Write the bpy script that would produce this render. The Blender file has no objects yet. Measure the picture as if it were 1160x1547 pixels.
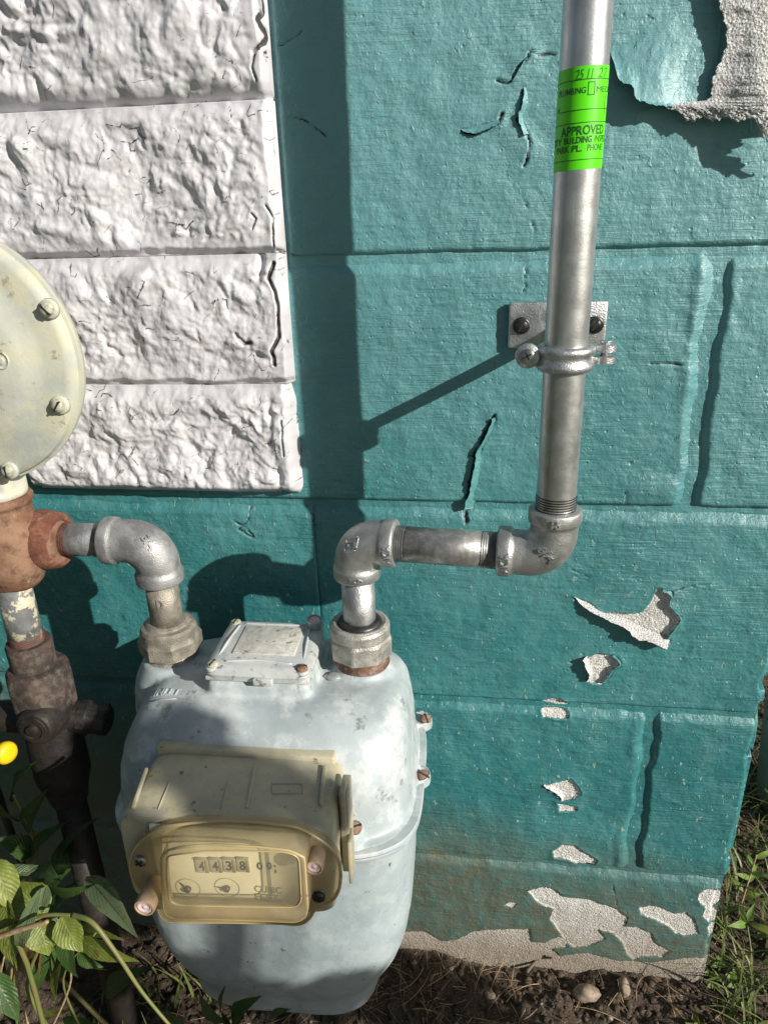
import bpy, math, random
import numpy as np
from mathutils import Vector, Matrix
random.seed(7); rng = np.random.default_rng(7)
R = math.radians
SC = bpy.context.scene

# ------------------------------------------------------------------ camera
CAM = np.array([0.0, -0.58406, 0.802])
YAW, PITCH, ROLL = 0.14136, 0.39022, 0.03222
FWD = np.array([-math.sin(YAW)*math.cos(PITCH), math.cos(YAW)*math.cos(PITCH), -math.sin(PITCH)])
_r = np.array([math.cos(YAW), math.sin(YAW), 0.0]); _u = np.cross(_r, FWD)
RGT = _r*math.cos(ROLL) - _u*math.sin(ROLL)
UPV = _u*math.cos(ROLL) + _r*math.sin(ROLL)
cam = bpy.data.cameras.new('camera'); camo = bpy.data.objects.new('camera', cam)
SC.collection.objects.link(camo); SC.camera = camo
camo.matrix_world = Matrix(((RGT[0], UPV[0], -FWD[0], CAM[0]), (RGT[1], UPV[1], -FWD[1], CAM[1]),
                            (RGT[2], UPV[2], -FWD[2], CAM[2]), (0, 0, 0, 1)))
cam.sensor_fit = 'HORIZONTAL'; cam.sensor_width = 36; cam.lens = 36*1100/1160
cam.clip_start = 0.01; cam.clip_end = 500

# ------------------------------------------------------------------ light
SUN = np.array([1.6, -1.0, 0.85]); SUN /= np.linalg.norm(SUN)
el = math.asin(SUN[2]); az = math.atan2(SUN[0], SUN[1])
world = bpy.data.worlds.new('World'); SC.world = world; world.use_nodes = True
nt = world.node_tree; nt.nodes.clear()
sky = nt.nodes.new('ShaderNodeTexSky'); sky.sky_type = 'NISHITA'; sky.sun_disc = False
sky.sun_elevation = el; sky.sun_rotation = az
bg = nt.nodes.new('ShaderNodeBackground'); bg.inputs[1].default_value = 0.05
ow = nt.nodes.new('ShaderNodeOutputWorld')
nt.links.new(sky.outputs[0], bg.inputs[0]); nt.links.new(bg.outputs[0], ow.inputs[0])
sl = bpy.data.lights.new('sun', 'SUN'); sl.energy = 5.0; sl.angle = R(0.53); sl.color = (1.0, 0.95, 0.86)
so = bpy.data.objects.new('sun', sl); SC.collection.objects.link(so)
so.rotation_euler = Vector(SUN).to_track_quat('Z', 'Y').to_euler(); so.location = (2, -2, 2)
SC.view_settings.view_transform = 'Standard'; SC.view_settings.look = 'None'
SC.view_settings.gamma = 1; SC.view_settings.exposure = 0.25
SC.view_settings.use_curve_mapping = False
SC.render.engine = 'CYCLES'; SC.cycles.max_bounces = 8

# ------------------------------------------------------------------ helpers
def P(x, y, s=0.0):
    """point of the place seen at photograph pixel (x, y) that stands s metres off the wall"""
    v = FWD + RGT*(x-580)/1100.0 - UPV*(y-773.5)/1100.0
    return CAM + v*((-s - CAM[1])/v[1])
def W2(pts):
    return np.array([[P(x, y)[0], P(x, y)[2]] for x, y in pts])

class Perlin:
    def __init__(s, seed):
        g = np.random.default_rng(seed); s.p = np.concatenate([g.permutation(256)]*3)
        a = g.random((256, 3))*2-1; s.g = a/np.linalg.norm(a, axis=1)[:, None]
    def __call__(s, x, y, z=0.0):
        x, y, z = np.broadcast_arrays(np.asarray(x, float), y, z)
        xi, yi, zi = np.floor(x).astype(int), np.floor(y).astype(int), np.floor(z).astype(int)
        xf, yf, zf = x-xi, y-yi, z-zi
        f = lambda t: t*t*t*(t*(t*6-15)+10)
        u, v, w = f(xf), f(yf), f(zf); out = 0
        for i in (0, 1):
            for j in (0, 1):
                for k in (0, 1):
                    h = s.p[s.p[s.p[(xi+i) & 255]+((yi+j) & 255)]+((zi+k) & 255)]
                    g = s.g[h]; d = g[..., 0]*(xf-i)+g[..., 1]*(yf-j)+g[..., 2]*(zf-k)
                    out = out + d*(u if i else 1-u)*(v if j else 1-v)*(w if k else 1-w)
        return out*1.5
N1, N2, N3 = Perlin(1), Perlin(2), Perlin(3)
def fbm(n, x, y, z=0.0, o=4, g=0.5):
    a, f, t = 1.0, 1.0, 0
    for _ in range(o):
        t = t + a*n(x*f, y*f, z*f if np.ndim(z) or z else 0.37*f); a *= g; f *= 2.03
    return t
def sstep(a, b, x):
    t = np.clip((x-a)/(b-a), 0, 1); return t*t*(3-2*t)

def mesh_data(name, V, F, smooth=True, attrs=None):
    V = np.asarray(V, float); me = bpy.data.meshes.new(name)
    if isinstance(F, np.ndarray):
        n, k = F.shape
        me.vertices.add(len(V)); me.vertices.foreach_set('co', V.astype(np.float32).ravel())
        me.loops.add(n*k); me.loops.foreach_set('vertex_index', F.astype(np.int32).ravel())
        me.polygons.add(n); me.polygons.foreach_set('loop_start', np.arange(0, n*k, k, dtype=np.int32))
        me.polygons.foreach_set('loop_total', np.full(n, k, dtype=np.int32))
        me.update(calc_edges=True)
    else:
        me.from_pydata([tuple(v) for v in V], [], F); me.update()
    for k2, arr in (attrs or {}).items():
        at = me.attributes.new(k2, 'FLOAT', 'POINT'); at.data.foreach_set('value', np.asarray(arr, np.float32).ravel())
    if smooth: me.polygons.foreach_set('use_smooth', np.ones(len(me.polygons), bool))
    return me
def link(name, me, mat=None, parent=None, loc=(0, 0, 0), **props):
    o = bpy.data.objects.new(name, me); SC.collection.objects.link(o); o.location = loc
    if mat is not None and me is not None and not me.materials: me.materials.append(mat)
    if parent is not None: o.parent = parent
    for k, v in props.items(): o[k] = v
    return o
def wloc(o):
    l = Vector((0, 0, 0))
    while o is not None: l += o.location; o = o.parent
    return np.array(l)
def obj(name, V, F, mat, parent=None, smooth=True, attrs=None, sharp=None, **props):
    """link a mesh given in place; the origin goes to its middle"""
    V = np.asarray(V, float); c = (V.min(0)+V.max(0))/2
    me = mesh_data(name, V-c, F, smooth, attrs)
    if sharp: me.set_sharp_from_angle(angle=R(sharp))
    return link(name, me, mat, parent, c-(wloc(parent) if parent else 0), **props)
def thing(name, loc, label, cat, group=None):
    o = link(name, None, loc=loc, label=label, category=cat)
    if group: o['group'] = group
    return o
class Acc:
    def __init__(s): s.V = []; s.F = []; s.n = 0
    def add(s, V, F):
        V = np.asarray(V, float); s.V.append(V); s.F += [tuple(int(i)+s.n for i in f) for f in F]; s.n += len(V); return s
    def get(s): return np.concatenate(s.V), s.F
def grid_faces(nu, nv, wrap=False):
    i = np.arange(nu-1)[:, None]; j = np.arange(nv if wrap else nv-1)[None, :]
    a = i*nv+j; b = i*nv+(j+1) % nv; c = (i+1)*nv+(j+1) % nv; d = (i+1)*nv+j
    return np.stack([a, b, c, d], -1).reshape(-1, 4)
def frame(d):
    d = np.asarray(d, float); d = d/np.linalg.norm(d)
    a = np.array([0, 0, 1.0]) if abs(d[2]) < .9 else np.array([1.0, 0, 0])
    u = np.cross(a, d); u /= np.linalg.norm(u); return u, np.cross(d, u), d
def lathe(base, axis, prof, n=48, sides=0, caps=True, rot=0.0):
    """prof rows: (distance along axis, radius[, flatness of the sides 0..1])"""
    u, v, d = frame(axis); base = np.asarray(base, float); th = np.arange(n)*2*math.pi/n
    rows = []
    for p in prof:
        r = np.full(n, p[1])
        if sides and len(p) > 2 and p[2] > 0:
            seg = 2*math.pi/sides; t = (th+rot) % seg-seg/2
            k = np.minimum(1.0, math.cos(seg/2)/np.cos(t)*1.004)
            r = p[1]*((1-p[2])+p[2]*k)
        rows.append(base+d*p[0]+np.outer(r*np.cos(th), u)+np.outer(r*np.sin(th), v))
    V = np.concatenate(rows); F = [tuple(f) for f in grid_faces(len(prof), n, True)]
    if caps:
        F += [tuple(range(n))[::-1], tuple(range((len(prof)-1)*n, len(prof)*n))]
    return V, F
def sweep(pts, rad, n=40, caps=True, flat=1.0):
    pts = np.asarray(pts, float); T = np.gradient(pts, axis=0); T /= np.linalg.norm(T, axis=1)[:, None]
    u, v, _ = frame(T[0]); th = np.arange(n)*2*math.pi/n; rows = []
    for i in range(len(pts)):
        u = u-T[i]*(u@T[i]); u /= np.linalg.norm(u); v = np.cross(T[i], u)
        r = rad[i] if np.ndim(rad) else rad
        rows.append(pts[i]+np.outer(r*np.cos(th), u)+np.outer(r*flat*np.sin(th), v))
    V = np.concatenate(rows); F = [tuple(f) for f in grid_faces(len(pts), n, True)]
    if caps: F += [tuple(range(n))[::-1], tuple(range((len(pts)-1)*n, len(pts)*n))]
    return V, F
def rbox(c, size, bev=.002, seg=3, rotm=None):
    """box with rounded edges"""
    import bmesh
    bm = bmesh.new(); bmesh.ops.create_cube(bm, size=1)
    for v in bm.verts: v.co = Vector((v.co.x*size[0], v.co.y*size[1], v.co.z*size[2]))
    if bev > 0: bmesh.ops.bevel(bm, geom=bm.edges[:], offset=bev, segments=seg, profile=.5, affect='EDGES')
    bm.verts.ensure_lookup_table()
    V = np.array([v.co[:] for v in bm.verts]); F = [tuple(v.index for v in f.verts) for f in bm.faces]; bm.free()
    if rotm is not None: V = V@np.array(rotm).T
    return V+np.asarray(c), F
def spline(pts, n):
    pts = np.asarray(pts, float); k = len(pts); t = np.linspace(0, k-1, n); i = np.clip(t.astype(int), 0, k-2); f = (t-i)[:, None]
    p0 = pts[np.clip(i-1, 0, k-1)]; p1 = pts[i]; p2 = pts[i+1]; p3 = pts[np.clip(i+2, 0, k-1)]
    return .5*((2*p1)+(-p0+p2)*f+(2*p0-5*p1+4*p2-p3)*f**2+(-p0+3*p1-3*p2+p3)*f**3)
def remeshed(name, V, F, voxel, smooth=8, factor=.5):
    """weld overlapping lumps into one casting"""
    me = bpy.data.meshes.new('tmp'); me.from_pydata([tuple(v) for v in V], [], F); me.update()
    o = bpy.data.objects.new('tmp', me); SC.collection.objects.link(o)
    m = o.modifiers.new('r', 'REMESH'); m.mode = 'VOXEL'; m.voxel_size = voxel
    s = o.modifiers.new('s', 'SMOOTH'); s.iterations = smooth; s.factor = factor
    dg = bpy.context.evaluated_depsgraph_get(); e = o.evaluated_get(dg); m2 = e.to_mesh()
    co = np.empty(len(m2.vertices)*3); m2.vertices.foreach_get('co', co)
    FF = [tuple(p.vertices) for p in m2.polygons]; e.to_mesh_clear(); bpy.data.objects.remove(o)
    return co.reshape(-1, 3), FF
def text2d(body, bold=0.0, extrude=0.0, shear=0.0):
    c = bpy.data.curves.new('t', 'FONT'); c.body = body; c.size = 1; c.offset = bold; c.extrude = extrude; c.resolution_u = 3; c.shear = shear
    o = bpy.data.objects.new('t', c); SC.collection.objects.link(o)
    dg = bpy.context.evaluated_depsgraph_get(); e = o.evaluated_get(dg); m = e.to_mesh()
    co = np.empty(len(m.vertices)*3); m.vertices.foreach_get('co', co); co = co.reshape(-1, 3).copy()
    F = [tuple(p.vertices) for p in m.polygons]; e.to_mesh_clear(); bpy.data.objects.remove(o)
    w = co[:, 0].max()-co[:, 0].min(); co[:, 0] = (co[:, 0]-co[:, 0].min())/w
    co[:, 1] = co[:, 1]/max(co[:, 1].max(), 1e-6)
    return co, F      # x 0..1, y 0..1 (cap height), z +-extrude

# ------------------------------------------------------------------ materials
class M:
    def __init__(s, name, rough=.5, metal=0.0, color=(.5, .5, .5)):
        s.m = bpy.data.materials.new(name); s.m.use_nodes = True; s.t = s.m.node_tree
        s.b = s.t.nodes['Principled BSDF']; s.b.inputs['Roughness'].default_value = rough
        s.b.inputs['Metallic'].default_value = metal; s.b.inputs['Base Color'].default_value = (*color, 1)
        s.tc = s.t.nodes.new('ShaderNodeTexCoord'); s.gm = s.t.nodes.new('ShaderNodeNewGeometry')
        s.h = None
    def n(s, typ, **k):
        x = s.t.nodes.new(typ)
        for a, b in k.items(): setattr(x, a, b)
        return x
    def l(s, a, b): s.t.links.new(a, b)
    def coord(s, scale=(1, 1, 1), rot=(0, 0, 0), world=True):
        mp = s.n('ShaderNodeMapping'); mp.inputs['Scale'].default_value = scale; mp.inputs['Rotation'].default_value = rot
        s.l(s.gm.outputs['Position'] if world else s.tc.outputs['Object'], mp.inputs[0]); return mp.outputs[0]
    def noise(s, scale, detail=4, rough=.55, vec=None, dist=0.0):
        x = s.n('ShaderNodeTexNoise'); x.inputs['Scale'].default_value = scale; x.inputs['Detail'].default_value = detail
        x.inputs['Roughness'].default_value = rough; x.inputs['Distortion'].default_value = dist
        s.l(vec or s.gm.outputs['Position'], x.inputs['Vector']); return x.outputs['Fac']
    def vor(s, scale, feat='F1', vec=None):
        x = s.n('ShaderNodeTexVoronoi', feature=feat); x.inputs['Scale'].default_value = scale
        s.l(vec or s.gm.outputs['Position'], x.inputs['Vector']); return x.outputs['Distance']
    def ramp(s, fac, stops):
        x = s.n('ShaderNodeValToRGB'); e = x.color_ramp.elements
        while len(e) < len(stops): e.new(.5)
        for i, (p, c) in enumerate(stops):
            e[i].position = p; e[i].color = (c, c, c, 1) if not np.ndim(c) else (*c, 1)
        s.l(fac, x.inputs[0]); return x.outputs[0]
    def mix(s, fac, a, b, mode='MIX'):
        x = s.n('ShaderNodeMix', data_type='RGBA', blend_type=mode)
        for i, v in ((0, fac), (6, a), (7, b)):
            if hasattr(v, 'links'): s.l(v, x.inputs[i])
            elif np.ndim(v): x.inputs[i].default_value = (*v, 1)
            else: x.inputs[i].default_value = v if i == 0 else (v, v, v, 1)
        return x.outputs[2]
    def math(s, op, a, b=0.0, c=None):
        x = s.n('ShaderNodeMath', operation=op)
        for i, v in enumerate((a, b) if c is None else (a, b, c)):
            if hasattr(v, 'links'): s.l(v, x.inputs[i])
            else: x.inputs[i].default_value = v
        return x.outputs[0]
    def attr(s, name):
        x = s.n('ShaderNodeAttribute'); x.attribute_name = name; return x.outputs['Fac']
    def bump(s, h, strength=.5, dist=.001):
        x = s.n('ShaderNodeBump'); x.inputs['Strength'].default_value = strength; x.inputs['Distance'].default_value = dist
        s.l(h, x.inputs['Height'])
        if s.h is not None: s.l(s.h, x.inputs['Normal'])
        s.h = x.outputs[0]; s.l(s.h, s.b.inputs['Normal']); return s
    def col(s, c): s.l(c, s.b.inputs['Base Color']); return s
    def rgh(s, c): s.l(c, s.b.inputs['Roughness']); return s
    def sep(s, vec=None):
        x = s.n('ShaderNodeSeparateXYZ'); s.l(vec or s.gm.outputs['Position'], x.inputs[0]); return x.outputs

def concrete_nodes(m, tone=(.72, .69, .64)):
    sp = m.noise(900, 3, .7); ag = m.vor(520)
    c = m.mix(m.ramp(sp, [(.38, 0), (.62, 1)]), tuple(t*.45 for t in tone), tuple(min(.9, t*1.35) for t in tone))
    c = m.mix(m.ramp(m.noise(30, 4), [(.42, 0), (.66, .4)]), c, tuple(t*.5 for t in tone))
    h = m.math('ADD', m.math('MULTIPLY', sp, .8), m.math('MULTIPLY', ag, .7)); return c, h
def teal_material(name, bright=1.0):
    m = M(name, rough=.5)
    big = m.noise(6, 3); mid = m.noise(38, 5, .6)
    c = m.mix(m.ramp(big, [(.42, 0), (.60, 1)]), (.024, .160, .172), (.044, .205, .215))
    c = m.mix(m.ramp(mid, [(.48, 0), (.62, .4)]), c, (.085, .25, .245))
    c = m.mix(m.ramp(m.noise(130, 3, .6), [(.55, 0), (.66, .45)]), c, (.014, .105, .115))
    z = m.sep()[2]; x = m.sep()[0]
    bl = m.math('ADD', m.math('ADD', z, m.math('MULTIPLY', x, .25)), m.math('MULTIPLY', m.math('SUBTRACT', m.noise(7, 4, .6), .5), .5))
    c = m.mix(m.ramp(bl, [(.45, 0), (.92, .85)]), c, (.150, .345, .370))      # colour turns paler and bluer higher up and rightward
    # flecks of dust and cut grass stuck to the paint
    fl = m.ramp(m.noise(210, 2, .5, vec=m.coord((1, 1, .5), (0, .5, 0))), [(.665, 0), (.69, 1)])
    low = m.ramp(z, [(.3, 1), (.8, .0)])
    c = m.mix(m.math('MULTIPLY', fl, m.math('MULTIPLY', low, .6)), c, (.34, .44, .38))
    # splash dirt near the ground: an olive grey stain with a ragged edge
    st = m.math('ADD', m.math('ADD', z, m.math('MULTIPLY', m.noise(9, 5, .6), .16)), m.math('MULTIPLY', x, .28))
    st = m.ramp(st, [(.21, 1.0), (.33, 0)])
    c = m.mix(m.math('MULTIPLY', st, m.ramp(m.noise(60, 4), [(.25, .45), (.6, .95)])), c, (.105, .115, .080))
    # bare block where the paint has gone
    pe = m.math('ADD', m.attr('peel'), m.math('MULTIPLY', m.math('SUBTRACT', m.noise(260, 3, .6), .5), .0028))
    pf = m.ramp(m.math('MULTIPLY_ADD', pe, 1200, .5), [(.35, 0), (.65, 1)])
    cc, ch = concrete_nodes(m)
    cc = m.mix(m.ramp(z, [(.02, .8), (.11, 0)]), cc, (.22, .165, .11))
    c = m.mix(pf, c, cc)
    cr = m.math('ADD', m.attr('crack'), m.math('MULTIPLY', m.math('SUBTRACT', m.noise(400, 2), .5), .0008))
    cf = m.ramp(m.math('MULTIPLY_ADD', cr, 1800, .6), [(.3, 1), (.7, 0)])
    c = m.mix(cf, c, (.03, .05, .048)); m.col(c)
    s1 = m.noise(1, 5, .62, vec=m.coord((22, 200, 430), (0, R(3), 0)), dist=.4)
    s2 = m.noise(1, 5, .62, vec=m.coord((26, 200, 380), (0, R(-56), 0)), dist=.4)
    blend = m.ramp(m.noise(6.5, 3, .6), [(.47, 0), (.53, 1)])
    st = m.mix(blend, s1, s2)
    fine = m.noise(260, 4, .6); pit = m.ramp(m.vor(150), [(.06, 0), (.20, 1)]); lumpy = m.noise(42, 5, .6)
    h = m.math('ADD', m.math('MULTIPLY', m.math('MULTIPLY', st, m.ramp(m.noise(11, 3), [(.4, .35), (.58, 1)])), .95), m.math('MULTIPLY', fine, .5))
    h = m.math('ADD', h, m.math('MULTIPLY', pit, m.math('MULTIPLY', m.ramp(m.noise(20, 3), [(.46, 0), (.56, 1)]), .35)))
    h = m.math('ADD', h, m.math('MULTIPLY', lumpy, 2.2))
    h = m.math('ADD', h, m.math('MULTIPLY', fl, .35))
    h = m.mix(pf, h, ch)
    m.bump(h, .95, .0012); m.b.inputs['Specular IOR Level'].default_value = .85
    m.rgh(m.ramp(m.mix(pf, m.noise(25, 3), .95), [(.3, .40), (.65, .50), (.9, .9)]))
    return m.m
def white_material():
    m = M('white_masonry_paint', rough=.5)
    c = m.mix(m.ramp(m.noise(22, 5), [(.4, 0), (.75, 1)]), (.58, .57, .60), (.47, .462, .485))
    c = m.mix(m.ramp(m.noise(110, 4), [(.64, 0), (.74, .5)]), c, (.60, .50, .45))
    cr = m.math('ADD', m.attr('crack'), m.math('MULTIPLY', m.math('SUBTRACT', m.noise(500, 2), .5), .0009))
    cf = m.ramp(m.math('MULTIPLY_ADD', cr, 1300, .5), [(.3, 1), (.75, 0)])
    c = m.mix(m.math('MULTIPLY', cf, m.ramp(m.noise(55, 3), [(.40, .45), (.52, 1)])), c, (.045, .042, .042)); m.col(c)
    h = m.math('ADD', m.noise(120, 3, .5), m.math('MULTIPLY', m.noise(700, 3), .12))
    m.bump(h, .4, .0012); return m.m
def metal(name, base, dark, rough=(.3, .5), metal_=.9, grain=0.0, spot=None, streak=True, spot_cut=(.6, .68), pattern=60):
    m = M(name, metal=metal_)
    a = m.noise(pattern, 5, .65); c = m.mix(m.ramp(a, [(.42, 0), (.58, 1)]), dark, base)
    if streak:
        s = m.noise(1, 4, .6, vec=m.coord((260, 260, 9))); c = m.mix(m.ramp(s, [(.42, 0), (.6, .75)]), c, dark)
    if spot is not None:
        k = m.ramp(m.noise(75, 6, .7), [(spot_cut[0], 0), (spot_cut[1], 1)]); c = m.mix(k, c, spot)
        m.l(m.math('MULTIPLY', m.math('SUBTRACT', 1.0, k), metal_), m.b.inputs['Metallic'])
    m.col(c); m.rgh(m.ramp(m.noise(90, 4), [(.4, rough[0]), (.6, rough[1])]))
    if grain: m.bump(m.math('ADD', m.noise(1100, 3, .7), m.math('MULTIPLY', m.vor(800), .8)), grain, .0005)
    m.bump(m.noise(140, 4), .12, .0006); return m.m
def paint(name, a, b, c3=None, rough=.5, scale=25, bump=.3, spots=None, spot_cut=(.61, .66), spot_scale=90, fine=400):
    m = M(name, rough=rough)
    c = m.mix(m.ramp(m.noise(scale, 5, .6), [(.40, 0), (.60, 1)]), a, b)
    if c3 is not None: c = m.mix(m.ramp(m.noise(scale*3.1, 6, .7), [(.47, 0), (.62, .75)]), c, c3)
    if spots is not None: c = m.mix(m.ramp(m.noise(spot_scale, 6, .7), [(spot_cut[0], 0), (spot_cut[1], 1)]), c, spots)
    m.col(c); m.bump(m.noise(fine, 4, .6), bump, .0006); m.bump(m.noise(45, 3), bump*.7, .0012); return m.m

MT = {}
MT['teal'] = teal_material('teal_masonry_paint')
MT['white'] = white_material()
def bare(name, tone):
    m = M(name, rough=.9); c, h = concrete_nodes(m, tone); m.col(c); m.bump(h, 1.0, .0016); return m.m
MT['paint_back'] = bare('rough_paint_back', (.74, .73, .71))
MT['galv'] = metal('galvanised_steel', (.62, .63, .63), (.50, .51, .51), (.34, .44), .88, grain=.08)
MT['cast'] = metal('galvanised_casting', (.46, .465, .455), (.35, .355, .35), (.42, .56), .80, grain=.32, streak=False)
MT['bracket'] = metal('bright_zinc_casting', (.58, .59, .60), (.42, .425, .43), (.36, .50), .88, grain=.45, streak=False)
MT['dull_pipe'] = metal('weathered_pipe', (.30, .31, .31), (.17, .175, .18), (.45, .65), .55, grain=.3, spot=(.34, .33, .30), spot_cut=(.60, .70))
MT['dull_cast'] = metal('weathered_casting', (.36, .36, .36), (.22, .22, .225), (.45, .62), .5, grain=.4, streak=False)
MT['taupe'] = metal('dirty_union_nut', (.34, .31, .26), (.20, .18, .15), (.45, .65), .35, grain=.7, streak=False, spot=(.20, .13, .08), spot_cut=(.62, .72))
MT['dusty_zinc'] = metal('dusty_zinc_nut', (.52, .50, .46), (.32, .31, .28), (.4, .6), .55, grain=.6, streak=False, spot=(.30, .26, .2), spot_cut=(.6, .7))
MT['rust'] = paint('orange_rust', (.15, .070, .038), (.25, .145, .09), (.085, .042, .028), rough=.85, scale=35, bump=.8, spots=(.36, .27, .17), spot_cut=(.60, .72))
MT['rust_red'] = paint('red_rust', (.135, .045, .028), (.215, .085, .052), (.07, .03, .02), rough=.9, scale=55, bump=1.0, spots=(.25, .15, .09), spot_scale=160)
MT['rust_thread'] = paint('brown_thread_rust', (.10, .055, .035), (.17, .085, .055), (.30, .26, .22), rough=.9, scale=50, bump=.9)
MT['rust_dark'] = paint('dark_rust', (.032, .025, .022), (.070, .047, .037), (.13, .105, .085), rough=.8, scale=40, bump=.9)
MT['iron'] = paint('shade_dark_iron', (.010, .009, .009), (.020, .017, .015), (.035, .024, .018), rough=.6, scale=40, bump=.7)  # shade over the lower left is put into this near-black colour
MT['flaky_pipe'] = paint('flaking_grey_pipe', (.13, .135, .14), (.20, .205, .21), (.09, .085, .08), rough=.55, scale=30, bump=.5, spots=(.50, .46, .33), spot_cut=(.55, .58), spot_scale=55)
MT['cream'] = paint('cream_regulator_paint', (.52, .53, .44), (.40, .42, .39), (.55, .53, .38), rough=.42, scale=16, bump=.25, spots=(.34, .31, .22), spot_cut=(.60, .66))
MT['meter'] = paint('pale_blue_grey_meter_paint', (.41, .465, .48), (.31, .36, .375), (.58, .61, .61), rough=.45, scale=13, bump=.3, spots=(.22, .24, .24), spot_cut=(.60, .66), spot_scale=60)
MT['meter_low'] = paint('blue_grey_lower_case_paint', (.37, .435, .46), (.31, .375, .40), (.44, .49, .50), rough=.45, scale=17, bump=.3, spots=(.10, .11, .11), spot_cut=(.64, .67), spot_scale=120)
MT['plate'] = paint('chalky_plate', (.62, .61, .55), (.52, .51, .46), (.38, .37, .33), rough=.7, scale=60, bump=.5, spots=(.20, .18, .14), spot_cut=(.57, .64), spot_scale=150)
MT['lid'] = paint('grey_lid_paint', (.50, .53, .53), (.42, .44, .44), (.56, .57, .55), rough=.5, scale=40, bump=.3, spots=(.2, .2, .19), spot_cut=(.60, .66))
MT['index'] = paint('weathered_beige_housing', (.46, .43, .32), (.36, .335, .25), (.50, .44, .27), rough=.42, scale=22, bump=.2, spots=(.14, .12, .09), spot_cut=(.62, .67))
MT['dial'] = paint('cream_dial_plate', (.78, .74, .58), (.72, .67, .50), None, rough=.6, scale=20, bump=.05)
MT['drum'] = paint('number_drum', (.50, .47, .36), (.36, .33, .25), None, rough=.5, scale=40, bump=.05)
MT['ink'] = M('black_print', .6, 0, (.03, .03, .028)).m
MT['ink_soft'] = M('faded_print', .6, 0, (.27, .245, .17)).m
MT['ink_green'] = M('sticker_print', .5, 0, (.01, .10, .012)).m
MT['ink_hand'] = M('sticker_handwriting', .5, 0, (.02, .22, .02)).m
MT['sticker'] = M('fluorescent_green_vinyl', .4, 0, (.10, .72, .0)).m
MT['screw'] = metal('screw_steel', (.55, .55, .55), (.3, .3, .3), (.25, .4), .95, streak=False)
MT['screw_dark'] = metal('blackened_screw', (.09, .09, .09), (.05, .05, .05), (.3, .5), .8, streak=False)
MT['screw_rust'] = paint('rusty_screw', (.20, .10, .06), (.32, .22, .16), (.08, .04, .03), rough=.8, scale=150, bump=.8)
MT['screw_cream'] = paint('painted_screw', (.50, .50, .40), (.38, .38, .30), (.20, .19, .15), rough=.5, scale=120, bump=.3)
MT['slot'] = M('slot_shadow_dirt', .9, 0, (.02, .02, .018)).m
MT['seal'] = paint('brown_seal_plug', (.42, .30, .19), (.34, .235, .15), None, rough=.35, scale=60, bump=.15)
MT['seal_pink'] = paint('pink_seal_face', (.56, .41, .41), (.66, .53, .52), None, rough=.45, scale=160, bump=.6)
MT['cap_grey'] = paint('grey_seal_cup', (.30, .33, .33), (.25, .28, .28), None, rough=.4, scale=60, bump=.15)
MT['yellow'] = M('yellow_plastic', .35, 0, (.75, .50, .01)).m
MT['pale_tub'] = paint('pale_green_plastic', (.16, .21, .19), (.12, .17, .155), None, rough=.5, bump=.1)

def plastic(name, tint, alpha, rough):
    """thin yellowed clear plastic: part of the light passes straight through, part scatters"""
    m = M(name, rough=rough, color=tint)
    m.col(m.mix(m.ramp(m.noise(45, 5, .7), [(.4, 0), (.75, .8)]), tint, tuple(t*.70 for t in tint)))
    tr = m.n('ShaderNodeBsdfTransparent'); tr.inputs[0].default_value = (min(1, tint[0]*.5+.58), min(1, tint[1]*.5+.58), min(1, tint[2]*.7+.46), 1)
    tl = m.n('ShaderNodeBsdfTranslucent'); tl.inputs[0].default_value = (*tint, 1)
    m1 = m.n('ShaderNodeMixShader'); m1.inputs[0].default_value = .35; m.l(m.b.outputs[0], m1.inputs[1]); m.l(tl.outputs[0], m1.inputs[2])
    m2 = m.n('ShaderNodeMixShader'); m.l(m1.outputs[0], m2.inputs[1]); m.l(tr.outputs[0], m2.inputs[2])
    m.l(m.ramp(m.noise(60, 5, .7), [(.3, alpha), (.8, alpha-.18)]), m2.inputs[0])
    m.l(m2.outputs[0], m.t.nodes['Material Output'].inputs[0]); return m.m
MT['amber'] = plastic('yellowed_plastic', (.62, .52, .33), .50, .16)
MT['window'] = plastic('yellowed_window', (.80, .74, .56), .84, .12)

def leaf_material(name, a, b, vein):
    m = M(name, rough=.42)
    u = m.attr('across'); v = m.attr('along')
    c = m.mix(m.ramp(m.noise(60, 5), [(.35, 0), (.65, 1)]), a, b)
    mid = m.ramp(m.math('ABSOLUTE', u), [(.02, 1), (.07, 0)])
    w = m.math('SINE', m.math('MULTIPLY', m.math('SUBTRACT', v, m.math('MULTIPLY', m.math('ABSOLUTE', u), .35)), 62.0))
    side = m.ramp(w, [(.95, 0), (1.0, .28)])
    c = m.mix(mid, c, vein); c = m.mix(side, c, vein)
    c = m.mix(m.ramp(m.noise(160, 4, .7), [(.58, 0), (.66, .9)]), c, (.15, .11, .03))
    m.col(c); m.bump(m.math('ADD', w, m.math('MULTIPLY', m.noise(300, 3), 4)), .25, .0006)
    tl = m.n('ShaderNodeBsdfTranslucent'); m.l(c, tl.inputs[0])
    mx = m.n('ShaderNodeMixShader'); mx.inputs[0].default_value = .3
    m.l(m.b.outputs[0], mx.inputs[1]); m.l(tl.outputs[0], mx.inputs[2]); m.l(mx.outputs[0], m.t.nodes['Material Output'].inputs[0])
    return m.m
MT['leaf'] = leaf_material('broad_leaf', (.14, .19, .03), (.24, .28, .055), (.26, .30, .10))
MT['leaf_dark'] = leaf_material('dark_leaf', (.035, .085, .02), (.06, .12, .03), (.09, .15, .05))
MT['leaf_grey'] = leaf_material('grey_leaf', (.13, .19, .09), (.18, .23, .12), (.05, .08, .03))
MT['leaf_light'] = leaf_material('light_small_leaf', (.15, .27, .04), (.22, .32, .06), (.26, .36, .12))
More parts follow.
